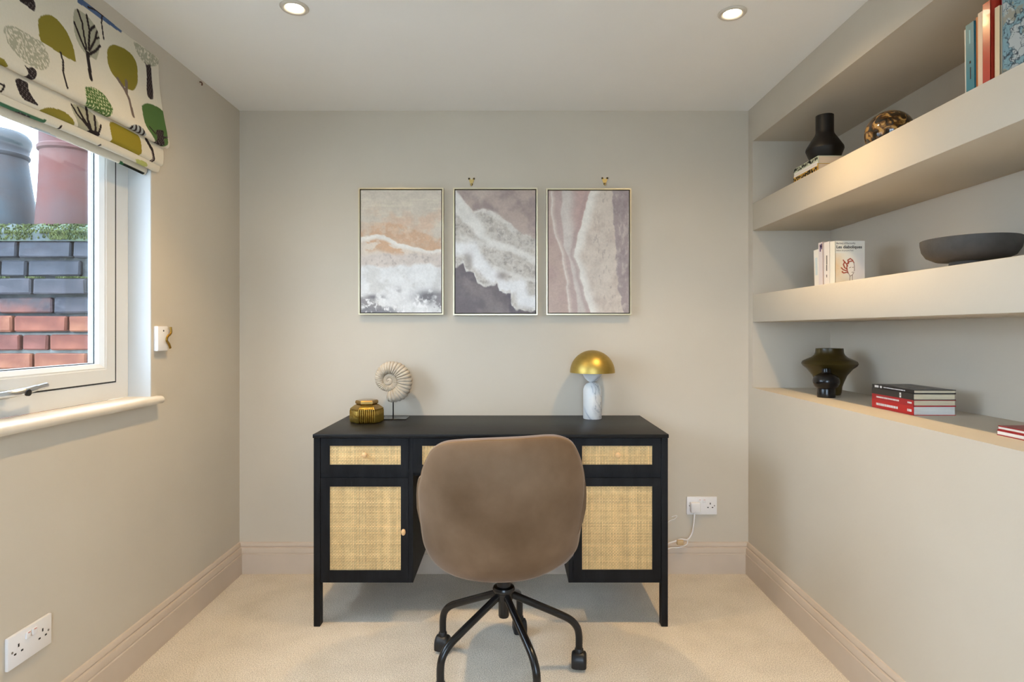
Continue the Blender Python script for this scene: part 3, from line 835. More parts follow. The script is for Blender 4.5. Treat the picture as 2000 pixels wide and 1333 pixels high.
# ------------------------------------------------------------------ pictures
GAIN = 1.0
def art1(U, V):
    n1 = fbm(U * 5, V * 8, 1); n2 = fbm(U * 14, V * 22, 2); n3 = fbm(U * 30, V * 40, 3); w = fbm(U * 4, V * 3, 4) - .5; st = fbm(U * 4, V * 40, 5)
    C = np.zeros(U.shape + (3,)) + np.array([203, 194, 181.])
    C = mixc(C, (214, 207, 190), sstep(.5, .75, st) * .7)
    C = mixc(C, (206, 178, 156), sstep(.4, .7, n1) * sstep(.06, .26, V) * .75)
    top = np.interp(U, [0, .3, .45, .6, .8, 1], [.255, .275, .28, .32, .36, .40]) + w * .05 + (n2 - .5) * .03
    band = sstep(-.012, .012, V - top) * (1 - sstep(.10, .2, V - top))
    C = mixc(C, (200, 166, 138), band * np.clip(sstep(.35, .6, n1) + .35 * (U < .4), 0, 1) * .85)
    C = mixc(C, (210, 188, 166), band * sstep(.5, .7, n2) * .7)
    crest = np.interp(U, [0, .1, .2, .3, .45, .6, .75, .85, 1], [.385, .375, .36, .375, .43, .455, .475, .50, .475]) + (n2 - .5) * .025
    below = sstep(-.005, .01, V - crest)
    C = mixc(C, (214, 202, 188), below)
    orange = below * sstep(.025, .05, V - crest) * (1 - sstep(.10, .15, V - crest)) * sstep(.46, .58, fbm(U * 7, V * 20, 9))
    C = mixc(C, (202, 165, 134), orange * .85)
    C = mixc(C, (226, 222, 215), below * (1 - sstep(.015, .05, V - crest + (n2 - .5) * .03)))
    foam = sstep(.50, .55, V + (n1 - .5) * .05)
    C = mixc(C, (208, 198, 190), foam)
    C = mixc(C, (176, 166, 160), foam * sstep(.55, .72, n3) * .6)
    cl = sstep(.60, .635, V + (fbm(U * 4, V * 5, 12) - .5) * .10)
    C = mixc(C, (222, 222, 221), cl)
    C = mixc(C, (200, 198, 194), cl * sstep(.5, .7, fbm(U * 6, V * 9, 14)) * .6)
    g = sstep(.80, .9, V + (fbm(U * 5, V * 6, 16) - .5) * .16)
    C = mixc(C, (148, 144, 146), g * sstep(.44, .58, fbm(U * 6 + 3, V * 9, 18)))
    dk = np.exp(-(((U - .85) / .16) ** 2 + ((V - .875) / .05) ** 2)) + .8 * np.exp(-(((U - .17) / .12) ** 2 + ((V - .875) / .022) ** 2))
    C = mixc(C, (124, 122, 126), np.clip(dk * 1.3, 0, 1) * sstep(.25, .55, n2))
    C = mixc(C, (126, 125, 130), sstep(.945, .99, V + (n2 - .5) * .06) * (1 - sstep(.3, .6, U)) * .9)
    C = mixc(C, (232, 231, 231), sstep(.86, .9, V) * sstep(.54, .64, n3) * sstep(.45, .55, fbm(U * 9, V * 9, 20)) * .9)
    return C
def art2(U, V):
    n1 = fbm(U * 5, V * 7, 31); n2 = fbm(U * 16, V * 24, 32); n3 = fbm(U * 34, V * 50, 33)
    C = np.zeros(U.shape + (3,)) + np.array([181, 166, 158.])
    C = mixc(C, (160, 146, 143), sstep(.4, .7, n1)); C = mixc(C, (196, 184, 174), sstep(.55, .75, fbm(U * 3, V * 4, 35)) * .7)
    tb = np.interp(U, [0, .09, .18, .22, .34, .53, .71, .84, 1], [0.0, .08, .13, .185, .155, .2, .28, .35, .39]) + (n2 - .5) * .03
    d = V - tb
    foam = sstep(-.006, .012, d)
    F_ = np.zeros_like(C) + np.array([190, 184, 176.])
    ridg = 1 - np.abs(2 * fbm(U * 22, V * 32, 36, 4) - 1) * 3
    F_ = mixc(F_, (150, 143, 138), sstep(.5, .7, n2) * .6); F_ = mixc(F_, (214, 211, 205), np.clip(ridg, 0, 1) * .55)
    for pts, w, s in (([(-.02, .12), (.12, .24), (.28, .34), (.46, .42), (.74, .49), (1.02, .58)], .035, .9), ([(-.02, .0), (.08, .1), (.2, .24), (.3, .33)], .06, .9), ([(.1, .38), (.4, .45), (.7, .47)], .03, .6), ([(.34, .16), (.6, .24), (.75, .34)], .03, .5), ([(.5, .63), (.75, .7), (1, .74)], .025, .6)):
        dd = strokedist(U + (n1 - .5) * .08, V * 1.5 + (n2 - .5) * .05, [(a, b * 1.5) for a, b in pts])
        F_ = mixc(F_, (222, 220, 215), (1 - sstep(w * .3, w * 1.8, dd)) * s)
    C = mixc(C, (0, 0, 0), foam) + F_ * foam[..., None]
    C = mixc(C, (220, 217, 211), np.exp(-(d / .012) ** 2) * sstep(.4, .6, n1) * .9)
    lb = np.interp(U, [0, .1, .13, .23, .27, .37, .52, .55, .64, .69, .70, .76, 1], [.63, .60, .655, .68, .75, .785, .76, .825, .845, .84, .94, .975, .985]) + (n2 - .5) * .035
    e = V - lb
    crestpts = [(-.02, .47), (.2, .48), (.31, .6), (.46, .7), (.6, .79), (.8, .78), (.85, .9), (1.0, .92)]
    dd = strokedist(U + (n1 - .5) * .07, V * 1.5 + (n2 - .5) * .05, [(a, b * 1.5) for a, b in crestpts])
    C = mixc(C, (228, 228, 228), (1 - sstep(.04, .13, dd)) * .95 * (e < .03))
    C = mixc(C, (150, 143, 140), np.exp(-(((U - .17) / .05) ** 2 + ((V - .57) / .06) ** 2)) * .7)
    C = mixc(C, (150, 140, 136), np.exp(-(((U - .58) / .07) ** 2 + ((V - .70) / .03) ** 2)) * .7)
    C = mixc(C, (210, 207, 202), np.exp(-((e + .012) / .018) ** 2) * sstep(.35, .6, n3))
    D_ = np.zeros_like(C) + np.array([118, 111, 114.]); D_ = mixc(D_, (138, 130, 130), sstep(.4, .7, fbm(U * 3, V * 5, 40))); D_ = mixc(D_, (104, 99, 106), sstep(.5, .75, fbm(U * 4 + 5, V * 6, 42)))
    dk = sstep(-.006, .008, e)
    return C * (1 - dk[..., None]) + D_ * dk[..., None]
def art3(U, V):
    n1 = fbm(U * 5, V * 7, 51); n2 = fbm(U * 14, V * 26, 52); n3 = fbm(U * 40, V * 24, 53)
    f = lambda ys, xs: np.interp(V, ys, xs)
    C = np.zeros(U.shape + (3,)) + np.array([187, 168, 159.]); C = mixc(C, (176, 154, 150), sstep(.4, .7, n1) * .6)
    A = f([0, .2, .38, .5, .73, 1], [.035, .05, .09, .165, .23, .27]) + (fbm(V * 12, U * 0, 54) - .5) * .04
    B = f([0, .15, .35, .45, .55, .7, .85, 1], [.17, .15, .18, .18, .25, .3, .34, .36]) + (fbm(V * 10, U * 0 + 3, 55) - .5) * .04
    Cc = f([0, .15, .32, .48, .54, .65, .77, .87, 1], [.51, .46, .38, .32, .305, .40, .41, .45, .53]) + (fbm(V * 14, U * 0 + 5, 56) - .5) * .045
    Dd = f([0, .2, .36, .45, .54, .77, 1], [.80, .80, .815, .83, .84, .86, .93]) + (fbm(V * 16, U * 0 + 8, 57) - .5) * .05 + (n2 - .5) * .03
    C = mixc(C, (196, 182, 174), sstep(0, .02, U - A) * (1 - sstep(.02, .07, U - A)))
    C = mixc(C, (184, 166, 163), sstep(.02, .05, U - A) * .8)
    C = mixc(C, (214, 207, 200), np.exp(-((U - A) / .014) ** 2) * .95)
    wB = sstep(-.01, .015, U - B) * (1 - sstep(.07, .20, U - B))
    C = mixc(C, (206, 200, 194), wB * .9)
    C = mixc(C, (196, 166, 160), sstep(.12, .25, U - B) * (V < .45) * .5)
    C = mixc(C, (174, 154, 152), np.exp(-((U - Cc + .03) / .025) ** 2) * .6)
    fo = sstep(-.006, .01, U - Cc)
    G = np.zeros_like(C) + np.array([204, 194, 184.]); G = mixc(G, (190, 178, 169), sstep(.45, .7, fbm(U * 8, V * 10, 58)) * .8); G = mixc(G, (172, 162, 156), sstep(.62, .75, n3) * sstep(.08, .25, U - Cc) * .7)
    G = mixc(G, (223, 220, 214), (1 - sstep(.03, .15, U - Cc + (n1 - .5) * .08)))
    C = C * (1 - fo[..., None]) + G * fo[..., None]
    da = sstep(-.008, .012, U - Dd)
    H = np.zeros_like(C) + np.array([164, 152, 152.]); H = mixc(H, (190, 180, 176), sstep(.5, .68, fbm(U * 26, V * 18, 60)) * .8); H = mixc(H, (146, 134, 138), sstep(.5, .7, n1) * .6)
    return C * (1 - da[..., None]) + H * da[..., None]
YPF = 2.812
def picture(px0, px1, py0, py1, art, label):
    s = YPF / F
    x0, x1 = (px0 - CXP) * s, (px1 - CXP) * s; z1, z0 = HC - (py0 - CYP) * s, HC - (py1 - CYP) * s
    t = thing('framed_picture', ((x0 + x1) / 2, YB, z0), label, 'picture', 'three framed seascape prints')
    m = MB()
    w = 0.006
    for (a, b, c, d) in ((x0, x1, z0, z0 + w), (x0, x1, z1 - w, z1), (x0, x0 + w, z0 + w, z1 - w), (x1 - w, x1, z0 + w, z1 - w)):
        m.box(a, b, YPF, YB - 0.001, c, d)
    m.build('frame', CHAMP, t, smooth=False)
    MB().box(x0 + w, x1 - w, YB - 0.010, YB - 0.001, z0 + w, z1 - w).build('backing', SHADOWGAP, t, smooth=False)
    g = 0.0105
    cx0, cx1, cz0, cz1 = x0 + g, x1 - g, z0 + g, z1 - g
    nx, nz = 230, 345
    U, V = np.meshgrid(np.linspace(0, 1, nx), np.linspace(0, 1, nz))
    C = linv(np.clip(art(U, V) * (1.03 + (fbm(U * 60, V * 90, 97, 3) - .5) * .08 + (fbm(U * 12, V * 18, 98, 3) - .5) * .08)[..., None], 0, 255)) * GAIN
    P = np.stack([cx0 + U * (cx1 - cx0), np.full_like(U, YPF + 0.004), cz1 - V * (cz1 - cz0)], -1) - np.array(t.location)
    o = bpy.data.objects.new('print', grid_mesh('print', P, C)); o.parent = t; o.data.materials.append(PRINT); COL.objects.link(o)
    MB().box(cx0, cx1, YPF + 0.0045, YB - 0.009, cz0, cz1).build('canvas', simple('canvas_edge', (190, 182, 172), 0.8), t, smooth=False)
picture(700, 866, 367, 615, art1, 'framed print of pale surf under an orange and beige sky')
picture(885, 1050, 367, 616, art2, 'framed print of white surf over dark grey water, the middle one')
picture(1067, 1233, 368, 615.5, art3, 'framed print of pink sand with foam running top to bottom')
for (px, py, lab) in ((921, 355, 'small brass picture hook above the dark surf print'), (1181, 354, 'small brass picture hook above the pink sand print')):
    s = YB / F
    c = ((px - CXP) * s, YB, HC - (py - CYP) * s)
    t = thing('picture_hook', c, lab, 'hook', 'brass picture hooks')
    MB().prism([(c[0] - .0165, c[2] + .017), (c[0] - .008, c[2] + .018), (c[0], c[2] + .006), (c[0] + .008, c[2] + .018), (c[0] + .0165, c[2] + .017), (c[0] + .006, c[2] - .010), (c[0] + .006, c[2] - .018), (c[0] - .006, c[2] - .018), (c[0] - .006, c[2] - .010)], YB - 0.003, YB).build('plate', BRASS, t, smooth=False)
    MB().tube(smoothline([(c[0], YB - 0.002, c[2] - 0.012), (c[0], YB - 0.004, c[2] - 0.019), (c[0], YB - 0.010, c[2] - 0.020), (c[0], YB - 0.012, c[2] - 0.012)], 4), 0.003, 8).build('hook', BRASS, t)
    for qx, qz, rr_ in ((-.012, .0135, .0048), (.012, .0135, .0048), (0, -.014, .0058)):
        M = Matrix.Translation((c[0] + qx, YB - 0.003, c[2] + qz)) @ Matrix.Rotation(math.pi / 2, 4, 'X')
        MB().lathe([(0, 0), (rr_, 0), (rr_ * .8, .0025), (0, .0035)], (0, 0, 0), 12, M).build('pin', simple('dark_bronze', (62, 50, 32), 0.4, metal=0.6), t)

# ------------------------------------------------------------------ on the desk: lamp, ammonite, jar
lx, ly = (1157 - CXP) / F * 2.738, 2.738
t = thing('table_lamp', (lx, ly, DTOP), 'brass dome table lamp with a white marble base', 'lamp')
MB().lathe([(0, 0), (0.0415, 0), (0.0430, 0.002), (0.0430, 0.125), (0.0415, 0.138), (0.0365, 0.152), (0.027, 0.163), (0.012, 0.1695), (0, 0.170)], (lx, ly, DTOP), 48).build('base', MARBLE, t, angle=50)
MB().lathe([(0, 0.169), (0.012, 0.169), (0.024, 0.176), (0.035, 0.187), (0.043, 0.202), (0.047, 0.216), (0.047, 0.219), (0, 0.219)], (lx, ly, DTOP), 48).build('marble_cup', MARBLE, t, angle=50)
dr, zd = 0.1036, 0.214
prof = [(dr * math.cos(a), zd + dr * math.sin(a)) for a in [math.pi / 2 * k / 20 for k in range(21)]]
inner = [((dr - 0.002) * math.cos(a), zd + (dr - 0.002) * math.sin(a)) for a in [math.pi / 2 * k / 20 for k in range(20, -1, -1)]]
d = MB().lathe(prof + inner, (lx, ly, DTOP), 64, close=True).build('lamp_shade', GOLD, t, angle=60)
d['label'] = 'brushed brass dome shade'
MB().lathe([(0, 0.219), (0.014, 0.219), (0.014, 0.245), (0.024, 0.262), (0.024, 0.275), (0.012, 0.29), (0, 0.292)], (lx, ly, DTOP), 24).build('bulb', simple('opal_bulb', (235, 232, 225), 0.4), t)

ax, ay = (770 - CXP) / F * 2.735, 2.735
am = thing('ammonite_ornament', (ax, ay, DTOP), 'cream ribbed ammonite fossil mounted on a black stand', 'ornament')
sA = 2.735 / F
plx0, plx1 = (744 - CXP) / F * 2.69, (793 - CXP) / F * 2.69
MB().box(plx0, plx1, 2.690, 2.785, DTOP, DTOP + 0.004, 0.001, 1).build('base_plate', BLACKM, am)
MB().tube([((768 - CXP) * sA, ay, DTOP + 0.003), ((768 - CXP) * sA, ay, 0.862)], 0.0030, 10).build('rod', BLACKM, am)
acx, acz = (759.5 - CXP) * sA, HC - (744 - CYP) * sA
kt = [-720, -540, -360, -270, -180, -90, 0, 45, 90, 135, 180, 225, 270, 300, 322]
kr = [3.2, 6.0, 10.0, 12.2, 15.0, 18.3, 22.5, 26, 31, 36.5, 41.5, 44.5, 46, 43, 40]
def rout(tt): return np.interp(tt, kt, kr)
vs, fs = [], []
N_, seg = 1100, 18
ts = np.linspace(-700, 322, N_)
for i, tt in enumerate(ts):
    ro = rout(tt); ri = rout(tt - 360) if tt - 360 > -720 else 0.3
    ri = min(ri, ro * 0.62)
    rc, hw = (ro + ri) / 2, (ro - ri) / 2 * 1.06
    cw = math.cos(tt / 360 * 2 * math.pi * 34); rib = 1 + (0.22 * (1 - (0.5 - 0.5 * cw) ** 2.6) - 0.16) * min(1, max(0.0, (tt + 420) / 240))
    end = 1.0 if tt < 312 else max(0.35, 1 - ((tt - 312) / 10) ** 2 * .65)
    ang = R(225 - tt)
    for k in range(seg):
        b = 2 * math.pi * k / seg
        rr_ = (rc + hw * math.cos(b) * (1 + (rib - 1) * .5) * end) * sA
        dep = 0.80 * hw * math.sin(b) * rib * end * sA
        vs.append((acx + rr_ * math.cos(ang), ay + dep, acz + rr_ * math.sin(ang)))
for i in range(N_ - 1):
    for k in range(seg):
        fs.append((i * seg + k, i * seg + (k + 1) % seg, (i + 1) * seg + (k + 1) % seg, (i + 1) * seg + k))
fs.append(tuple(range(seg))); fs.append(tuple((N_ - 1) * seg + k for k in range(seg)))
MB().add(vs, fs).build('shell', SHELL, am, angle=70)

jx, jy = (716.5 - CXP) / F * 2.635, 2.635
t = thing('glass_jar', (jx, jy, DTOP), 'amber gold ribbed glass jar with a faceted lid', 'jar')
JAR = mat('gold_amber_glass', lin((150, 120, 46)), 0.14, metal=0.75, var=0.18, vscale=22, coat=0.5)
JARL = mat('gold_amber_lid', lin((148, 118, 62)), 0.2, metal=0.7, var=0.1, vscale=20, coat=0.3)
def hexring(r, z, rot, ribs=0.0, per=27):
    out = []
    for s in range(6):
        a0, a1 = R(60 * s + rot), R(60 * s + 60 + rot)
        p0 = Vector((math.cos(a0) * r, math.sin(a0) * r)); p1 = Vector((math.cos(a1) * r, math.sin(a1) * r))
        nrm = ((p0 + p1) / 2).normalized()
        for k in range(per * 2):
            tt = k / (per * 2)
            q = p0.lerp(p1, tt)
            if ribs: q = q + nrm * (ribs * abs(math.sin(math.pi * tt * 9)) - ribs)
            out.append((jx + q.x, jy + q.y, DTOP + z))
    return out
def hexstack(rings_):
    n = len(rings_[0]); vs = [p for r_ in rings_ for p in r_]
    fs = [(i * n + k, i * n + (k + 1) % n, (i + 1) * n + (k + 1) % n, (i + 1) * n + k) for i in range(len(rings_) - 1) for k in range(n)]
    fs += [tuple(reversed(range(n))), tuple((len(rings_) - 1) * n + k for k in range(n))]
    return MB().add(vs, fs)
JR = 13.0
hexstack([hexring(.066, 0, JR), hexring(.074, .004, JR, .004), hexring(.0765, .012, JR, .0055), hexring(.0765, .052, JR, .0055), hexring(.074, .059, JR, .004), hexring(.0735, .062, JR), hexring(.052, .078, JR), hexring(.046, .081, JR)]).build('jar_body', JAR, t, angle=50)
hexstack([hexring(.044, .081, JR), hexring(.047, .083, JR), hexring(.050, .085, JR), hexring(.050, .094, JR), hexring(.046, .0985, JR), hexring(.040, .0995, JR)]).build('lid', JARL, t, angle=20)

# ------------------------------------------------------------------ books
def book(label, o, W, T, H, w, t, h, cov, pages=PAGES, group=None, name='book', ct=0.0018, sq=0.002, cat='book', spine=None):
    ctr = Vector(o) + Vector(W) * w / 2
    b = thing(name, tuple(ctr), label, cat, group)
    m = MB().obox(o, W, T, H, 0, w, 0, ct, 0, h).obox(o, W, T, H, 0, w, t - ct, t, 0, h)
    m.build('cover', cov, b, smooth=False)
    MB().obox(o, W, T, H, -0.0006, ct, 0, t, 0, h).build('spine', spine or cov, b, smooth=False)
    MB().obox(o, W, T, H, ct, w - sq, ct, t - ct, sq, h - sq).build('page_block', pages, b, smooth=False)
    return b
def decal(b, o, W, T, H, rects, face, mat_, name='printed_mark', off=0.0004, w=0, t=0):
    m = MB()
    for (p0, p1, q0, q1) in rects:
        if face == 'spine': m.obox(o, W, T, H, -0.0006 - off, -0.0006, p0, p1, q0, q1)
        elif face == 'front': m.obox(o, W, T, H, p0, p1, -off, 0, q0, q1)
        elif face == 'top': m.obox(o, W, T, H, p0, p1, t, t + off, q0, q1)
    ob_ = m.build(name, mat_, b, smooth=False)
    if len(rects) > 1: ob_['kind'] = 'stuff'
    return ob_
EX, EY, EZ = Vector((1, 0, 0)), Vector((0, 1, 0)), Vector((0, 0, 1))
INKW = simple('white_ink', (230, 226, 222), 0.6); INKB = simple('black_ink', (22, 22, 24), 0.6); INKG = simple('grey_ink', (96, 92, 90), 0.6)

# ledge stack of four
r5 = random.Random(2)
def dashes(t, h, r, c0, c1, rows=((.35, .62),), step=0.006):
    out = []
    for a, b in rows:
        q = c0
        while q < c1:
            L = r.uniform(.5, 1.3) * step
            out.append((t * a, t * b, q, min(q + L, c1))); q += L + r.uniform(.15, .4) * step
    return out
zz = ZLEDGE
X0 = 1.291
stackspec = [(.0295, (196, 34, 38), 'bright red paperback at the bottom of the ledge stack', PAGESW, 0.0), (.0195, (176, 36, 44), 'dull red paperback second from the bottom of the ledge stack', PAGESZ, .001),
             (.0205, (48, 45, 44), 'charcoal paperback with a white spine label in the ledge stack', PAGESZ, -.001), (.0115, (30, 30, 34), 'thin black paperback on top of the ledge stack', PAGESZ, .002)]
for k, (th, rgb, lab, pg, off) in enumerate(stackspec):
    o = (X0 + off, 1.884 + off, zz)
    b = book(lab, o, EX, EZ, EY, .136, th, .215, simple('cover_%d' % k, rgb, 0.35), pg, 'stacked paperbacks on the ledge')
    if k < 2:
        decal(b, o, EX, EZ, EY, dashes(th, .215, r5, .075 if k == 0 else .07, .19) + dashes(th, .215, r5, .008, .028), 'spine', INKW)
    if k == 2: decal(b, o, EX, EZ, EY, [(.002, .018, .058, .066)], 'spine', INKW, 'spine_label'); decal(b, o, EX, EZ, EY, [(.007, .012, .061, .063)], 'spine', INKB, 'printed_mark', .0008)
    if k == 3:
        decal(b, o, EX, EZ, EY, [(.002, .0095, .178, .2), (.002, .0095, .160, .170)] + dashes(th, .215, r5, .04, .15), 'spine', INKW)
        mt = simple('cover_photo_grey', (110, 104, 100), 0.4)
        for (pts) in ([(.01, .06), (.03, .06), (.06, .20), (.035, .20)], [(.05, .02), (.075, .02), (.10, .20), (.075, .20)], [(.095, .02), (.115, .02), (.126, .14), (.118, .20)]):
            v = [tuple(Vector(o) + EX * a + EY * c + EZ * (th + e)) for e in (0, .0004) for a, c in pts]
            MB().add(v, [(0, 1, 2, 3), (7, 6, 5, 4), (0, 4, 5, 1), (1, 5, 6, 2), (2, 6, 7, 3), (3, 7, 4, 0)]).build('cover_photo', mt, b, smooth=False)
    zz += th
zz = ZLEDGE
REDC = simple('dark_red_cover', (150, 34, 38), 0.4)
for k, (th, lab) in enumerate(((.014, 'white book with dark red covers, lower of two by the frame edge'), (.011, 'white book with dark red covers, upper of two by the frame edge'))):
    o = (1.408 + .003 * k, 1.533, zz)
    book(lab, o, -EX, EZ, -EY, .14, th, .215, REDC, PAGESW, 'pair of slim books on the ledge', ct=.0028, sq=.0005, spine=simple('white_spine', (226, 220, 214), 0.5))
    zz += th

# top shelf: two patterned books under the vase
YEL = simple('ochre_cover', (204, 160, 66), 0.5); PALE = simple('pale_green_cover', (196, 202, 178), 0.5)
zz = Z1T
for k, (th, cov, lab) in enumerate(((.030, YEL, 'ochre patterned book lying at the bottom under the black vase'), (.0295, PALE, 'pale patterned book lying directly under the black vase'))):
    o = (1.164 + .003 * k, 2.228 - .003 * (1 - k), zz)
    b = book(lab, o, EX, EZ, EY, .150, th, .19, cov, simple('cream_pages', (216, 196, 170), 0.85, var=.06, vscale=200, stretch=(.05, .05, 1)), 'patterned books under the vase')
    rc = []
    q = .004
    while q < .184:
        L = r5.uniform(.006, .014)
        for _ in range(3):
            a = r5.uniform(.05, .7) * th * (.62 if k else .55) + (th * .36 if k else th * .10); rc.append((a, min(a + r5.uniform(.12, .28) * th, th * .97), q + r5.uniform(0, .006), q + r5.uniform(.006, .011)))
        q += L
    decal(b, o, EX, EZ, EY, [(th * (.02 if k else .74), th * (.34 if k else .97), .004, .186)], 'spine', INKW, 'white_band', .0003)
    decal(b, o, EX, EZ, EY, rc, 'spine', INKB, 'printed_mark', .0006)
    zz += th
ZV = zz
# top shelf: upright books
ub = [(.008, .166, (222, 216, 204), 'thin white book leaning left of the teal book', .02), (.026, .172, (44, 118, 132), 'teal book standing on the upper shelf', .015), (.010, .178, (206, 116, 56), 'slim orange book beside the teal book', .006),
      (.014, .182, (226, 196, 168), 'slim cream book between the orange and red books', 0.0), (.022, .196, (188, 62, 46), 'glossy red book on the upper shelf', 0.0)]
y = 1.505
for k, (th, h, rgb, lab, lean) in enumerate(ub):
    y -= th + 0.0006
    T = Vector((0, math.cos(lean), -math.sin(lean))); H = Vector((0, math.sin(lean), math.cos(lean)))
    o = Vector((1.160 + (0.004 if k in (0, 2) else 0), y, Z1T + th * math.sin(lean) + 0.0002))
    cov = simple('upright_cover_%d' % k, rgb, 0.25 if k == 4 else 0.4, coat=0.4 if k == 4 else 0.0)
    b = book(lab, o, EX, T, H, .12 if k else .10, th, h, cov, PAGESW if k != 3 else PAGES, 'upright books on the upper shelf')
    if k == 1:
        decal(b, o, EX, T, H, [(.011, .0145, .12, .155)], 'spine', simple('pale_teal_ink', (150, 196, 200), 0.5)); decal(b, o, EX, T, H, [(.010, .0145, .07, .076), (.0105, .013, .03, .06)], 'spine', INKB)
yb = y - 0.001
o = Vector((1.185, yb - .012, Z1T + .0002))
b = book('tall crimson book behind the red one on the upper shelf', o, EX, EY, EZ, .13, .011, .235, simple('crimson_cover', (170, 34, 52), 0.35), PAGES, 'upright books on the upper shelf')
o = Vector((1.160, yb - .027, Z1T + .0002))
b = book('slim buff book next to the blue leafy cover', o, EX, EY, EZ, .12, .014, .168, simple('buff_cover', (214, 192, 158), 0.5), PAGES, 'upright books on the upper shelf')
# large book, cover turned to the room
ang = R(14)
Wd = Vector((-math.sin(ang) * -1, -math.cos(ang), 0)); Wd = Vector((math.sin(R(8)), -math.cos(R(8)), 0)); Td = Vector((math.cos(R(8)), math.sin(R(8)), 0))
o = Vector((1.163, yb - .030, Z1T + .0002))
b = book('large book with a pale blue and grey leafy cover', o, Wd, Td, EZ, .23, .022, .275, simple('grey_blue_board', (168, 176, 176), 0.5), PAGESW, 'upright books on the upper shelf')
nx, nz = 150, 180
U, V = np.meshgrid(np.linspace(0, 1, nx), np.linspace(0, 1, nz))
n1 = fbm(U * 5, V * 6, 71, 4); n2 = fbm(U * 9 + 4, V * 11, 72, 3); n3 = fbm(U * 12, V * 5, 73, 4)
C = np.zeros(U.shape + (3,)) + np.array([176, 180, 178.])
C = mixc(C, (126, 156, 164), sstep(.47, .52, n1)); C = mixc(C, (146, 140, 122), sstep(.6, .66, n2) * .8)
for nn in (n1, n2, fbm(U * 7, V * 8, 75, 4)):
    C = mixc(C, (50, 62, 70), (1 - sstep(.004, .02, np.abs(nn - .5))) * .85)
C = mixc(C, (90, 120, 132), (1 - sstep(.006, .02, np.abs(n3 - .55))) * .5)
P = np.array(o) + (U * .226 + .002)[..., None] * np.array(Wd) + (.273 - V * .271)[..., None] * np.array(EZ) - np.array(Td) * .0006 - np.array(b.location)
ob = bpy.data.objects.new('cover_print', grid_mesh('cover_print', P, linv(C))); ob.parent = b; ob.data.materials.append(PRINT); COL.objects.link(ob)

# mid shelf: white paperbacks, one with its drawn cover to the room
def text_mesh(s, size, bold=False):
    cu = bpy.data.curves.new('txt', 'FONT'); cu.body = s; cu.size = size; cu.extrude = 0.0001; cu.resolution_u = 4
    if bold: cu.offset = size * 0.018
    ob = bpy.data.objects.new('txt', cu); COL.objects.link(ob)
    dg = bpy.context.evaluated_depsgraph_get(); dg.update()
    me = bpy.data.meshes.new_from_object(ob.evaluated_get(dg))
    bpy.data.objects.remove(ob); bpy.data.curves.remove(cu)
    return me
mids = [(.036, .152, .108, (226, 222, 214), 'white paperback farthest into the middle shelf row'), (.034, .176, .110, (214, 206, 208), 'tall white paperback with a violet spine mark on middle shelf'), (.038, .172, .110, (224, 218, 212), 'white paperback with black spine lettering on middle shelf'), (.035, .168, .112, (226, 224, 214), 'white paperback with a drawn red-haired head on its cover')]
y = 2.220 + sum(a[0] + .0006 for a in mids)
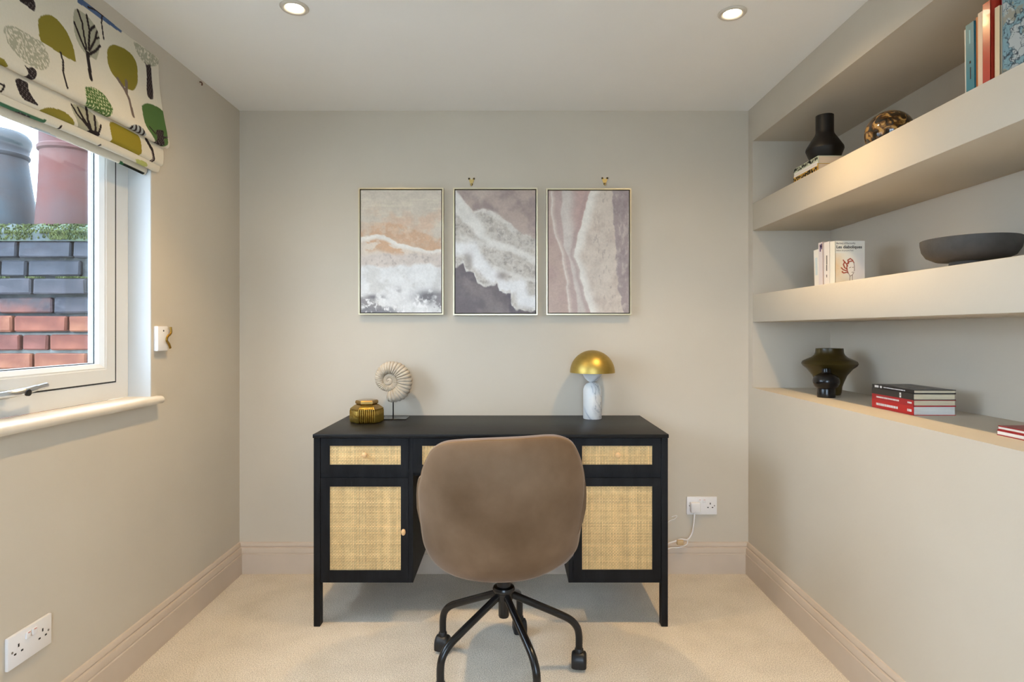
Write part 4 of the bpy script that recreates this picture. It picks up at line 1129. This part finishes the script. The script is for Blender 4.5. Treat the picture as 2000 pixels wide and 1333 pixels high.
for k, (th, h, w, rgb, lab) in enumerate(mids):
    y -= th + .0006
    lean = [0.045, 0.02, 0.01, 0.0][k]
    H = Vector((0.0, math.sin(lean), math.cos(lean))); T = Vector((0, math.cos(lean), -math.sin(lean)))
    o = Vector((1.226 - [0.002, .004, .001, 0][k], y, Z2T + th * math.sin(lean) + .0002))
    b = book(lab, o, EX, T, H, w, th, h, simple('paper_cover_%d' % k, rgb, 0.4), PAGES, 'white paperbacks on the middle shelf')
    if k == 1: decal(b, o, EX, T, H, [(.006, .014, .148, .170), (.016, .024, .140, .168), (.010, .02, .156, .164)], 'spine', simple('violet_ink', (84, 62, 104), 0.5)); decal(b, o, EX, T, H, [(.0, .003, .0, h)], 'spine', simple('tan_ink', (170, 140, 120), 0.5))
    if k == 2: decal(b, o, EX, T, H, [(.016, .021, .085, .120), (.017, .022, .060, .084), (.018, .022, .035, .046)], 'spine', INKB)
    if k == 0: decal(b, o, EX, T, H, [(.010, .026, .05, .12)], 'spine', simple('pale_blue_ink', (196, 210, 214), 0.5))
    if k == 3:
        for s_, size, zoff, xo, ink, bd in (("Barbey d'Aurevilly", .0098, .156, .004, INKG, False), ('Les diaboliques', .0158, .140, .004, INKB, True), ('Edition de Jacques Petit', .0068, .1295, .004, INKG, False)):
            me = text_mesh(s_, size, bd)
            wmax = max(v.co.x for v in me.vertices)
            sc = min(1.0, (.104 if bd else .085) / wmax)
            ob = bpy.data.objects.new('title_lettering' if bd else 'small_lettering', me); ob.parent = b
            me.materials.clear(); me.materials.append(ink)
            ob.location = o + EX * xo - EY * .0006 + EZ * zoff - b.location; ob.rotation_euler = (math.pi / 2, 0, 0); ob.scale = (sc, 1, 1)
            COL.objects.link(ob)
        nx, nz = 150, 170
        U, V = np.meshgrid(np.linspace(0, 1, nx), np.linspace(0, 1, nz))
        C = np.zeros(U.shape + (3,)) + np.array(rgb, float)
        C = mixc(C, (226, 190, 140), np.exp(-(((U - .08) / .2) ** 2 + ((V - .42) / .45) ** 2)) * .8 * (fbm(U * 5, V * 6, 81) + .3).clip(0, 1))
        C = mixc(C, (216, 196, 160), np.exp(-(((U - .3) / .3) ** 2 + ((V - .95) / .2) ** 2)) * .6)
        C = mixc(C, (214, 206, 220), np.exp(-(((U - .8) / .3) ** 2 + ((V - .6) / .5) ** 2)) * .35)
        face = (((U - .54) / .105) ** 2 + ((V - .50) / .20) ** 2)
        C = mixc(C, (232, 226, 218), (face < 1) * 1.0)
        wob = (fbm(U * 9, V * 9, 83) - .5) * .05
        hair = [[(.42, .62), (.38, .48), (.40, .34), (.48, .26), (.56, .25)], [(.40, .5), (.31, .46), (.27, .36), (.33, .27)], [(.42, .40), (.36, .32), (.28, .22)], [(.45, .33), (.42, .22), (.50, .17), (.58, .22), (.63, .3)], [(.36, .55), (.26, .52), (.21, .46)], [(.38, .6), (.27, .62), (.23, .58)]]
        for hpts in hair: C = mixc(C, (150, 62, 44), (1 - sstep(.010, .028, strokedist(U + wob, V * 1.1, [(a, c * 1.1) for a, c in hpts]))) * .9)
        ink = [[(.63, .3), (.65, .42), (.645, .5)], [(.645, .5), (.655, .54), (.63, .56)], [(.43, .6), (.5, .72), (.58, .68), (.63, .6)], [(.5, .72), (.49, .88), (.44, .93)], [(.58, .69), (.58, .86), (.64, .9)], [(.47, .46), (.53, .44)], [(.58, .45), (.62, .44)], [(.56, .6), (.6, .595)]]
        for ipts in ink: C = mixc(C, (96, 76, 66), (1 - sstep(.004, .014, strokedist(U, V * 1.1, [(a, c * 1.1) for a, c in ipts]))) * .8)
        for gpts in ([(.2, .95), (.35, .9), (.45, .93)], [(.5, .92), (.65, .9), (.8, .95)]): C = mixc(C, (176, 170, 80), (1 - sstep(.005, .03, strokedist(U, V, gpts))) * .8)
        P = np.array(o) + (.001 + U * (w - .002))[..., None] * np.array(EX) + (.122 - V * .121)[..., None] * np.array(EZ) - np.array(EY) * .0005 - np.array(b.location)
        ob = bpy.data.objects.new('cover_drawing', grid_mesh('cover_drawing', P, linv(C))); ob.parent = b; ob.data.materials.append(PRINT); COL.objects.link(ob)

# ------------------------------------------------------------------ vases, bowl, ball
def lathing(name, prof, c, material, label, cat, wall=0.004, seg=48, part='body', group=None, angle=40):
    t = thing(name, c, label, cat, group)
    inner = [(max(r_ - wall, 0.001), z) for r_, z in reversed(prof[1:])]
    inner[-1] = (inner[-1][0], inner[-1][1] + wall)
    MB().lathe([(0, 0)] + prof + inner + [(0, inner[-1][1])], c, seg).build(part, material, t, angle=angle)
    return t
lathing('vase', [(.047, 0), (.058, .020), (.0685, .048), (.0675, .056), (.050, .085), (.035, .108), (.0325, .118), (.0325, .183)], (1.239, 2.318, ZV), BLACKV, 'matt black angular vase with a straight neck on the patterned books', 'vase', .006, angle=25)
tb_ = thing('mottled_ball', (1.30, 2.018, Z1T), 'glossy tortoiseshell ball behind the edge of the upper shelf', 'ornament')
MB().lathe([(0, .0005)] + [(.0745 * math.sin(a), .0745 - .0745 * math.cos(a)) for a in [math.pi * k / 30 for k in range(2, 29)]] + [(.010, .148), (.008, .1475), (0, .1470)], (1.30, 2.018, Z1T), 56).build('ball', TORT, tb_, angle=60)
MB().lathe([(.0095, .1485), (.012, .1470), (.0135, .1475), (.0125, .1490), (.0105, .1495)], (1.30, 2.018, Z1T), 24, close=True).build('rim', TORT, tb_, angle=60)
bx_, by_ = 1.366, 1.749
t = thing('pedestal_bowl', (bx_, by_, Z2T), 'dark grey shallow bowl on a round foot on the middle shelf', 'bowl')
MB().lathe([(0, .034), (.05, .034), (.085, .038), (.108, .050), (.119, .068), (.123, .088), (.1235, .100), (.1205, .1015), (.1175, .099), (.113, .074), (.10, .056), (.07, .046), (0, .043)], (bx_, by_, Z2T), 64).build('dish', GREYC, t, angle=50)
MB().lathe([(0, 0), (.054, 0), (.055, .003), (.052, .02), (.050, .035), (0, .035)], (bx_, by_, Z2T), 48).build('foot', GREYC, t, angle=50)
OLIVE = amber_glass('olive_smoked_glass', lin((86, 72, 30)), 0.28, 0.55)
lathing('vase', [(.042, 0), (.0465, .012), (.0485, .035), (.054, .052), (.066, .082), (.088, .110), (.103, .122), (.108, .131), (.104, .141), (.088, .150), (.070, .158), (.059, .168), (.0545, .178), (.053, .196)], (1.358, 2.503, ZLEDGE), OLIVE, 'olive smoked glass vase with a wide flared waist on the ledge', 'vase', .005)
GB = mat('gloss_black_ceramic', (0.006, 0.0065, 0.008), 0.22, spec=0.5)
lathing('candlestick', [(.0335, 0), (.034, .004), (.033, .032), (.032, .036), (.043, .045), (.049, .058), (.050, .066), (.048, .077), (.040, .088), (.026, .096), (.018, .100), (.0165, .104), (.0165, .117)], (1.288, 2.398, ZLEDGE), GB, 'small glossy black candlestick in front of the olive vase', 'candlestick', .005)

# ------------------------------------------------------------------ sockets, plug and cable
def socket(label, frame, plugged):
    # frame maps (u along width, v up, d out of the wall) to world
    o = frame(0, 0, 0)
    t = thing('wall_socket', o, label, 'socket', 'white double wall sockets')
    def slab(u0, u1, v0, v1, d0, d1, bev=0.0):
        mb = MB().box(u0, u1, v0, v1, d0, d1, bev, 2); mb.v = [frame(*p) for p in mb.v]; return mb
    slab(-.073, .073, -.043, .043, 0, .0095, .0025).build('faceplate', WHITEPL, t)
    for u in (-.0105, .0105):
        slab(u - .0085, u + .0085, .014, .032, .009, .0135, .002).build('rocker_switch', WHITEPL, t)
        slab(u - .004, u + .004, .0285, .0300, .0134, .0139).build('red_mark', REDDOT, t, smooth=False)
    for s in (-1, 1):
        if plugged and s == -1: continue
        u = s * .040
        slab(u - .0022, u + .0022, .006, .0145, .0093, .0099).build('earth_slot', DARKHOLE, t, smooth=False)
        for e in (-1, 1): slab(u + e * .011 - .0035, u + e * .011 + .0035, -.0105, -.006, .0093, .0099).build('pin_slot', DARKHOLE, t, smooth=False)
    for s in (-1, 1):
        mb = MB().lathe([(0, .0090), (.0032, .0090), (.0030, .0102), (0, .0104)], (s * .060, 0.0, 0), 12); mb.v = [frame(*p) for p in mb.v]; mb.build('screw', simple('steel_screw', (150, 148, 146), 0.4, metal=0.8), t)
    return t
sx_, sz_ = (1370.5 - CXP) / F * 2.84, HC - (988 - CYP) / F * 2.84
socket('white double socket with a plug, right of the desk', lambda u, v, d: (sx_ + u, YB - d, sz_ + v), True)
socket('white double socket low on the wall beneath the window', lambda u, v, d: (XL + d, 1.595 + u, 0.327 + v), False)
pl = thing('power_cable', (sx_ - .04, YB - .01, sz_), 'white plug and flex trailing behind the desk', 'cable')
pxc, pzc = sx_ - .036, sz_ - .003
MB().box(pxc - .024, pxc + .024, YB - .036, YB - .0098, pzc - .026, pzc + .024, .007, 3).build('plug', WHITEPL, pl)
def cp_(px, py, y): return PT(px, py, y)
c1 = smoothline([(pxc - .004, YB - .022, pzc - .022), cp_(1355.5, 1018, 2.815), cp_(1352, 1040, 2.812), cp_(1343, 1054, 2.808), cp_(1330, 1054, 2.806), cp_(1318, 1058, 2.806), cp_(1304, 1063, 2.803), cp_(1290, 1072, 2.81)], 8)
MB().tube(c1, 0.0036, 10).build('flex', WHITEPL, pl)
MB().tube([(pxc - .004, YB - .022, pzc - .020), (pxc - .004, YB - .022, pzc - .043)], [0.006, 0.0042], 10).build('strain_relief', WHITEPL, pl)
c2 = smoothline([cp_(1343, 1052, 2.808), cp_(1341, 1064, 2.812), cp_(1326, 1070, 2.80), cp_(1310, 1071, 2.80), cp_(1292, 1079, 2.80)], 6)
MB().tube(c2, 0.0024, 8).build('thin_flex', WHITEPL, pl)
c3 = smoothline([cp_(1295, 1030, 2.83), cp_(1308, 1018, 2.828), cp_(1318, 1014, 2.828), cp_(1322, 1008, 2.832), cp_(1312, 1010, 2.835)], 6)
MB().tube(c3, 0.0018, 8).build('loose_wire', WHITEPL, pl)
ic = cp_(1329, 1059, 2.80)
MB().box(ic[0] - .018, ic[0] + .014, ic[1] - .010, ic[1] + .008, ic[2] - .014, ic[2] + .010, .005, 2).build('inline_switch', simple('buff_plastic', (200, 172, 130), 0.5), pl)

# ------------------------------------------------------------------ small fittings on the left wall
t = thing('cord_holder', (XL, 2.2, 1.137), 'small white wall box with a bent brass cleat beside the window', 'wall fitting')
y0_, y1_ = 2.158, 2.222
zc_ = 1.138
MB().box(XL, XL + .017, y0_, y1_, zc_ - .045, zc_ + .047, .003, 2).build('box', WHITEPL, t)
MB().lathe([(0, 0), (.0032, 0), (.0032, .0008), (0, .0008)], (0, 0, 0), 12, Matrix.Translation((XL + .017, 2.193, zc_ + .030)) @ Matrix.Rotation(math.pi / 2, 4, 'Y')).build('screw_hole', DARKHOLE, t)
MB().tube(smoothline([(XL + .020, y1_ + .012, zc_ + .044), (XL + .022, y1_ + .010, zc_ + .022), (XL + .020, y1_ - .008, zc_ + .008), (XL + .019, y1_ - .012, zc_ - .006), (XL + .020, y1_ + .000, zc_ - .020), (XL + .021, y1_ + .008, zc_ - .036)], 6), .0035, 8, flat=1.4).build('brass_cleat', simple('tarnished_brass', (150, 116, 48), 0.4, metal=0.9), t)
MB().box(XL, XL + .012, y1_, y1_ + .022, zc_ - .030, zc_ + .034, .004, 2).build('side_block', WHITEPL, t)
hk = PT(390, 163, 0)
yk = XL * F / (390 - CXP); zk = HC - (163 - CYP) / F * yk
t = thing('wall_nail', (XL, yk, zk), 'tiny brown bent nail high on the window wall', 'nail')
MB().tube(smoothline([(XL, yk, zk + .006), (XL + .008, yk - .001, zk + .004), (XL + .012, yk - .003, zk - .004), (XL + .010, yk - .003, zk - .010)], 4), .0028, 8).build('nail', simple('rusty_brown', (96, 62, 40), 0.6), t)

# ------------------------------------------------------------------ roman blind with printed trees
CREAM = np.array([222, 214, 196.]); OLV = (138, 126, 52); GRN = (84, 114, 66); DRK = (48, 42, 44); GRY = (172, 168, 146); BLU = (86, 106, 142); BRN = (120, 106, 98)
YBR = 2.176
blind = thing('roman_blind', (XL, 1.5, 2.16), 'cream roman blind printed with green and grey trees, drawn half up', 'blind')
def px_to_fabric(px, py, xz):
    x = -1.28
    for _ in range(10):
        y = x * F / (px - CXP); z = HC - (py - CYP) / F * y; x = xz(z)
    return (y, z)
def paint(Y, Z, motifs, xz, dpx=0.0016):
    C = np.zeros(Y.shape + (3,)) + CREAM
    wv = fbm(Y * 400, Z * 400, 91, 2)
    C = C * (0.985 + 0.03 * wv)[..., None]
    for mo_ in motifs:
        kind, col, pts = mo_[0], mo_[1], mo_[2]
        q = [px_to_fabric(a, b, xz) for a, b in pts]
        for sh in (0.0, -0.80, -1.60):
            qs = [(a + sh, b) for a, b in q]
            x0 = min(a for a, b in qs) - .03; x1 = max(a for a, b in qs) + .03
            if x1 < Y.min(): continue
            if kind == 'stroke':
                w = mo_[3] * dpx * 0.66
                mk = strokedist(Y, Z, qs) < w
                C[mk] = col
            else:
                mk = inpoly(Y, Z, smoothpoly(qs, 4) if kind != 'poly' else qs)
                if kind == 'stip':
                    sp = fbm(Y * 240, Z * 170, 93, 2); C[mk & (sp > .40)] = col
                elif kind == 'fern':
                    C[mk] = col
                    ph = (Y * 1.0 - Z * 1.0) * 330 + 2.0 * np.sin((Y + Z) * 230); C[mk & (np.sin(ph) > .45) & (np.sin((Y + Z) * 420 + 3 * np.sin(ph * .3)) > -.55)] = (206, 210, 166)
                elif kind == 'hatch':
                    C[mk] = col; C[mk & (np.sin(Z * 1100 + Y * 300) > .75) & (np.sin(Y * 900) > -.3)] = (118, 108, 106)
                elif kind == 'stripe':
                    C[mk] = col; C[mk & (np.sin((Y * .9 + Z * .5) * 330) > .15)] = DRK
                else: C[mk] = col
    return C
front_prof = smoothline([Vector((-1.3015, 0, 2.176)), Vector((-1.297, 0, 2.08)), Vector((-1.284, 0, 1.98)), Vector((-1.268, 0, 1.90)), Vector((-1.2585, 0, 1.862)), Vector((-1.2615, 0, 1.846)), Vector((-1.272, 0, 1.842)), Vector((-1.282, 0, 1.852)), Vector((-1.287, 0, 1.885))], 14)
def band_prof(zt, zb, xf, xb):
    return smoothline([Vector((xf - .006, 0, zt)), Vector((xf, 0, (zt + zb) / 2 + .008)), Vector((xf + .001, 0, zb + .016)), Vector((xf - .004, 0, zb + .002)), Vector((xf - .012, 0, zb)), Vector((xb, 0, zb + .010)), Vector((xb - .001, 0, zb + .04))], 10)
def sheet(name, prof, y0, y1, motifs, dy=0.0024, xz=None, sag=0.0):
    P0 = np.array([[p.x, p.z] for p in prof])
    # resample by arc length
    s = np.concatenate([[0], np.cumsum(np.hypot(*np.diff(P0, axis=0).T))])
    ns = int(s[-1] / dy) + 1
    q = np.linspace(0, s[-1], ns); X = np.interp(q, s, P0[:, 0]); Zp = np.interp(q, s, P0[:, 1])
    ny = int((y1 - y0) / dy) + 1
    Yv = np.linspace(y0, y1, ny)
    half = np.argmin(Zp)
    zs, xs = Zp[:half + 1][::-1], X[:half + 1][::-1]
    fx = lambda z: float(np.interp(z, zs, xs))
    YY, ZZ = np.meshgrid(Yv, Zp); XX = np.repeat(X[:, None], ny, 1)
    vis = np.where(np.arange(ns) <= half, Zp, Zp[half] - (Zp - Zp[half]))   # the print runs on under the fold
    C = paint(YY, np.repeat(vis[:, None], ny, 1), motifs, fx)
    k = sag * np.sin((YY - y0) / (y1 - y0) * math.pi * 3.0) * 0.5 - sag * ((y1 - YY) / (y1 - y0))
    P = np.stack([XX + 0.0012 * np.sin(YY * 21 + ZZ * 9), YY, ZZ + k * ((2.163 - ZZ) / 0.35)], -1) - np.array(blind.location)
    o = bpy.data.objects.new(name, grid_mesh(name, P, linv(C))); o.parent = blind; o.data.materials.append(FABRIC); COL.objects.link(o)
    so = o.modifiers.new('thickness', 'SOLIDIFY'); so.thickness = 0.0012; so.offset = -1
    return o
frontm = [
    ('poly', BLU, [(150, -12), (164, -1), (200, 29), (239, 61), (236, 64), (200, 40), (164, 14), (150, 4)]), ('stroke', DRK, [(171, 14), (185, 19), (200, 31)], 3), ('stroke', DRK, [(198, 30), (197, 45), (201, 76)], 3.2),
    ('hatch', DRK, [(37, -1), (64, -1), (66, 21), (50, 10)]), ('fill', DRK, [(30, -30), (64, -30), (64, 0), (37, 0)]),
    ('stip', GRY, [(7, 56), (13, 47), (30, 50), (47, 60), (65, 72), (82, 83), (95, 114), (91, 131), (78, 134), (54, 122), (36, 106), (22, 89), (10, 72)]),
    ('hatch', DRK, [(46, 121), (56, 130), (59, 127), (70, 134), (69.6, 148), (62, 156), (48, 151), (54, 144), (55, 136)]),
    ('fill', OLV, [(74, 36), (83, 29), (100, 30), (115, 42), (130, 62), (142, 89), (148, 118), (147, 121), (120, 107), (98, 92), (79, 79), (74, 60), (73, 48)]), ('stroke', DRK, [(117, 102), (122, 120), (122, 138), (127, 160), (130, 170)], 3.6),
    ('fill', GRY, [(144, 24), (150, 18), (168, 30), (178, 42), (190, 62), (193.6, 90), (188, 116), (180, 114), (165.6, 104), (150, 78), (143.5, 48)]),
    ('stroke', DRK, [(178, 155), (174, 130), (171, 105)], 7), ('stroke', DRK, [(171, 107), (158, 78), (145, 44)], 4), ('stroke', DRK, [(169, 96), (163, 66), (160, 45), (151, 19)], 3.6), ('stroke', DRK, [(173, 98), (174, 60), (168, 30)], 4), ('stroke', DRK, [(174, 60), (183, 51)], 4),
    ('stroke', DRK, [(174, 100), (184, 80), (188, 62)], 3.6), ('stroke', DRK, [(185, 76), (192, 74)], 3), ('stroke', DRK, [(172, 108), (186, 100), (194, 90)], 4),
    ('fill', OLV, [(208, 108), (209, 96), (217.6, 88), (227, 89), (244, 96), (258, 108), (267, 126), (269, 150), (268, 165), (261, 177), (254, 177), (242.5, 171), (226, 155), (216, 141.6), (210, 126)]),
    ('stroke', BRN, [(228.5, 155), (242.5, 176), (251, 194.5), (259, 228)], 6.5), ('stroke', BRN, [(246, 160), (246, 182)], 7),
    ('stip', GRY, [(262, 82), (275, 90), (292, 102), (307.6, 116), (307.6, 126), (295.6, 130), (282, 124), (270, 108), (263, 91)]), ('hatch', DRK, [(280, 119), (286, 127), (293, 128), (296, 160), (298.6, 193), (287.5, 187), (286, 150), (284, 128)]),
    ('fern', GRN, [(165.8, 173), (173, 170.5), (184.8, 173), (203, 186), (217.8, 209), (220, 219), (214.5, 230), (206, 232.4), (189.7, 226), (173, 217.6), (166.6, 209), (168, 196)]),
    ('fill', GRN, [(277, 211), (279, 206), (288.7, 202.7), (303.6, 207.7), (320, 221), (325, 245.6), (327.5, 272), (326.7, 283.5), (320, 286), (303.6, 280), (288.7, 254), (280.5, 232.4)]),
    ('hatch', DRK, [(305, 255.5), (318.4, 256), (320, 267), (326.7, 267), (326.7, 271), (320, 272), (320, 284), (308.5, 287), (302, 281), (307, 270)]), ('stroke', DRK, [(292, 249), (303.6, 262)], 3),
    ('stripe', (162, 166, 166), [(247.5, 254), (259, 245.6), (274, 249), (284.6, 265), (274, 267), (259, 260.5)]),
    ('fill', OLV, [(-18, 96), (0, 105.6), (7, 110), (14, 120), (14, 128), (8, 133), (0, 127), (-18, 118)]), ('fill', (168, 172, 166), [(127, 193), (146, 193), (144, 203), (132, 200)]),
]
b2m = [
    ('hatch', DRK, [(31, 150), (53, 158), (56, 173), (67, 192), (74, 203), (48, 191), (36, 174)]),
    ('fill', OLV, [(86, 209), (108, 211), (130, 222), (144, 240), (143, 253), (132, 254), (108, 244), (86, 232), (72, 222)]),
    ('fill', GRY, [(138, 204), (170, 214), (190, 236), (192, 258), (176, 266), (160, 262), (150, 238)]),
    ('stroke', DRK, [(138, 204), (150, 224), (170, 247)], 3), ('stroke', DRK, [(151, 211), (162, 232), (173, 250)], 4), ('stroke', DRK, [(168, 212), (171, 235), (176, 256)], 5), ('stroke', DRK, [(184, 228), (186, 244), (180, 262)], 4.5), ('stroke', DRK, [(197, 247), (194, 258), (184, 266)], 4), ('stroke', DRK, [(160, 268), (172, 260), (186, 264)], 8),
    ('fill', (150, 134, 48), [(214.5, 240), (229, 245), (259, 260), (272, 271), (274, 302), (262, 309), (242.5, 301), (214.5, 288), (218, 275), (216, 259)]),
    ('stroke', DRK, [(285, 273), (297, 293.5), (300, 312), (290, 322)], 7), ('stroke', (140, 124, 118), [(296, 297), (299, 311), (292, 319)], 2.4), ('stroke', DRK, [(-2, 158), (8, 162), (2, 172)], 3),
]
b3m = [
    ('poly', (66, 104, 76), [(-10, 188), (0, 194), (45, 214), (90, 233), (84, 242), (66, 240), (0, 208), (-10, 203)]), ('hatch', DRK, [(-4, 204), (20, 214), (24, 224), (0, 216)]), ('hatch', DRK, [(26, 212), (58, 224), (66, 238), (44, 232), (26, 222)]),
    ('stroke', DRK, [(118, 246), (112, 256)], 3.5), ('poly', BLU, [(158, 280), (214.5, 300), (211, 310), (158, 294)]), ('stroke', DRK, [(196, 285), (186, 293)], 3), ('stroke', DRK, [(141, 270), (160, 279)], 4), ('fill', DRK, [(222, 304), (236, 309), (228, 315), (220, 312)]), ('fill', (182, 184, 110), [(264, 312), (284, 318), (286, 326), (270, 322)]),
]
b4m = [('poly', (52, 96, 62), [(106, 268), (130, 278), (162, 292), (160, 298), (130, 286), (104, 273)]), ('poly', (40, 44, 40), [(236, 318), (262, 328), (282, 338), (280, 346), (238, 330)]), ('poly', (52, 96, 62), [(233, 315), (241, 319), (242, 332), (234, 328)]), ('fill', (178, 186, 188), [(60, 245), (110, 268), (100, 272), (60, 256)])]
YB0 = 0.52
sheet('front_panel', front_prof, YB0, YBR, frontm, sag=0.010)
sheet('fabric_fold', band_prof(1.90, 1.776, -1.280, -1.298), YB0, YBR - 0.002, b2m, sag=0.008)
sheet('fabric_fold', band_prof(1.82, 1.752, -1.2905, -1.3035), YB0 + .002, YBR - 0.006, b3m, sag=0.008)
sheet('fabric_fold', band_prof(1.80, 1.735, -1.3165, -1.325), WY0 + .012, WY1 - 0.012, b4m, sag=0.006)
MB().box(XL, XL + .0035, YB0 + .004, YBR - .004, 2.128, 2.158).build('head_rail', simple('white_batten', (226, 222, 214), 0.5), blind, smooth=False)
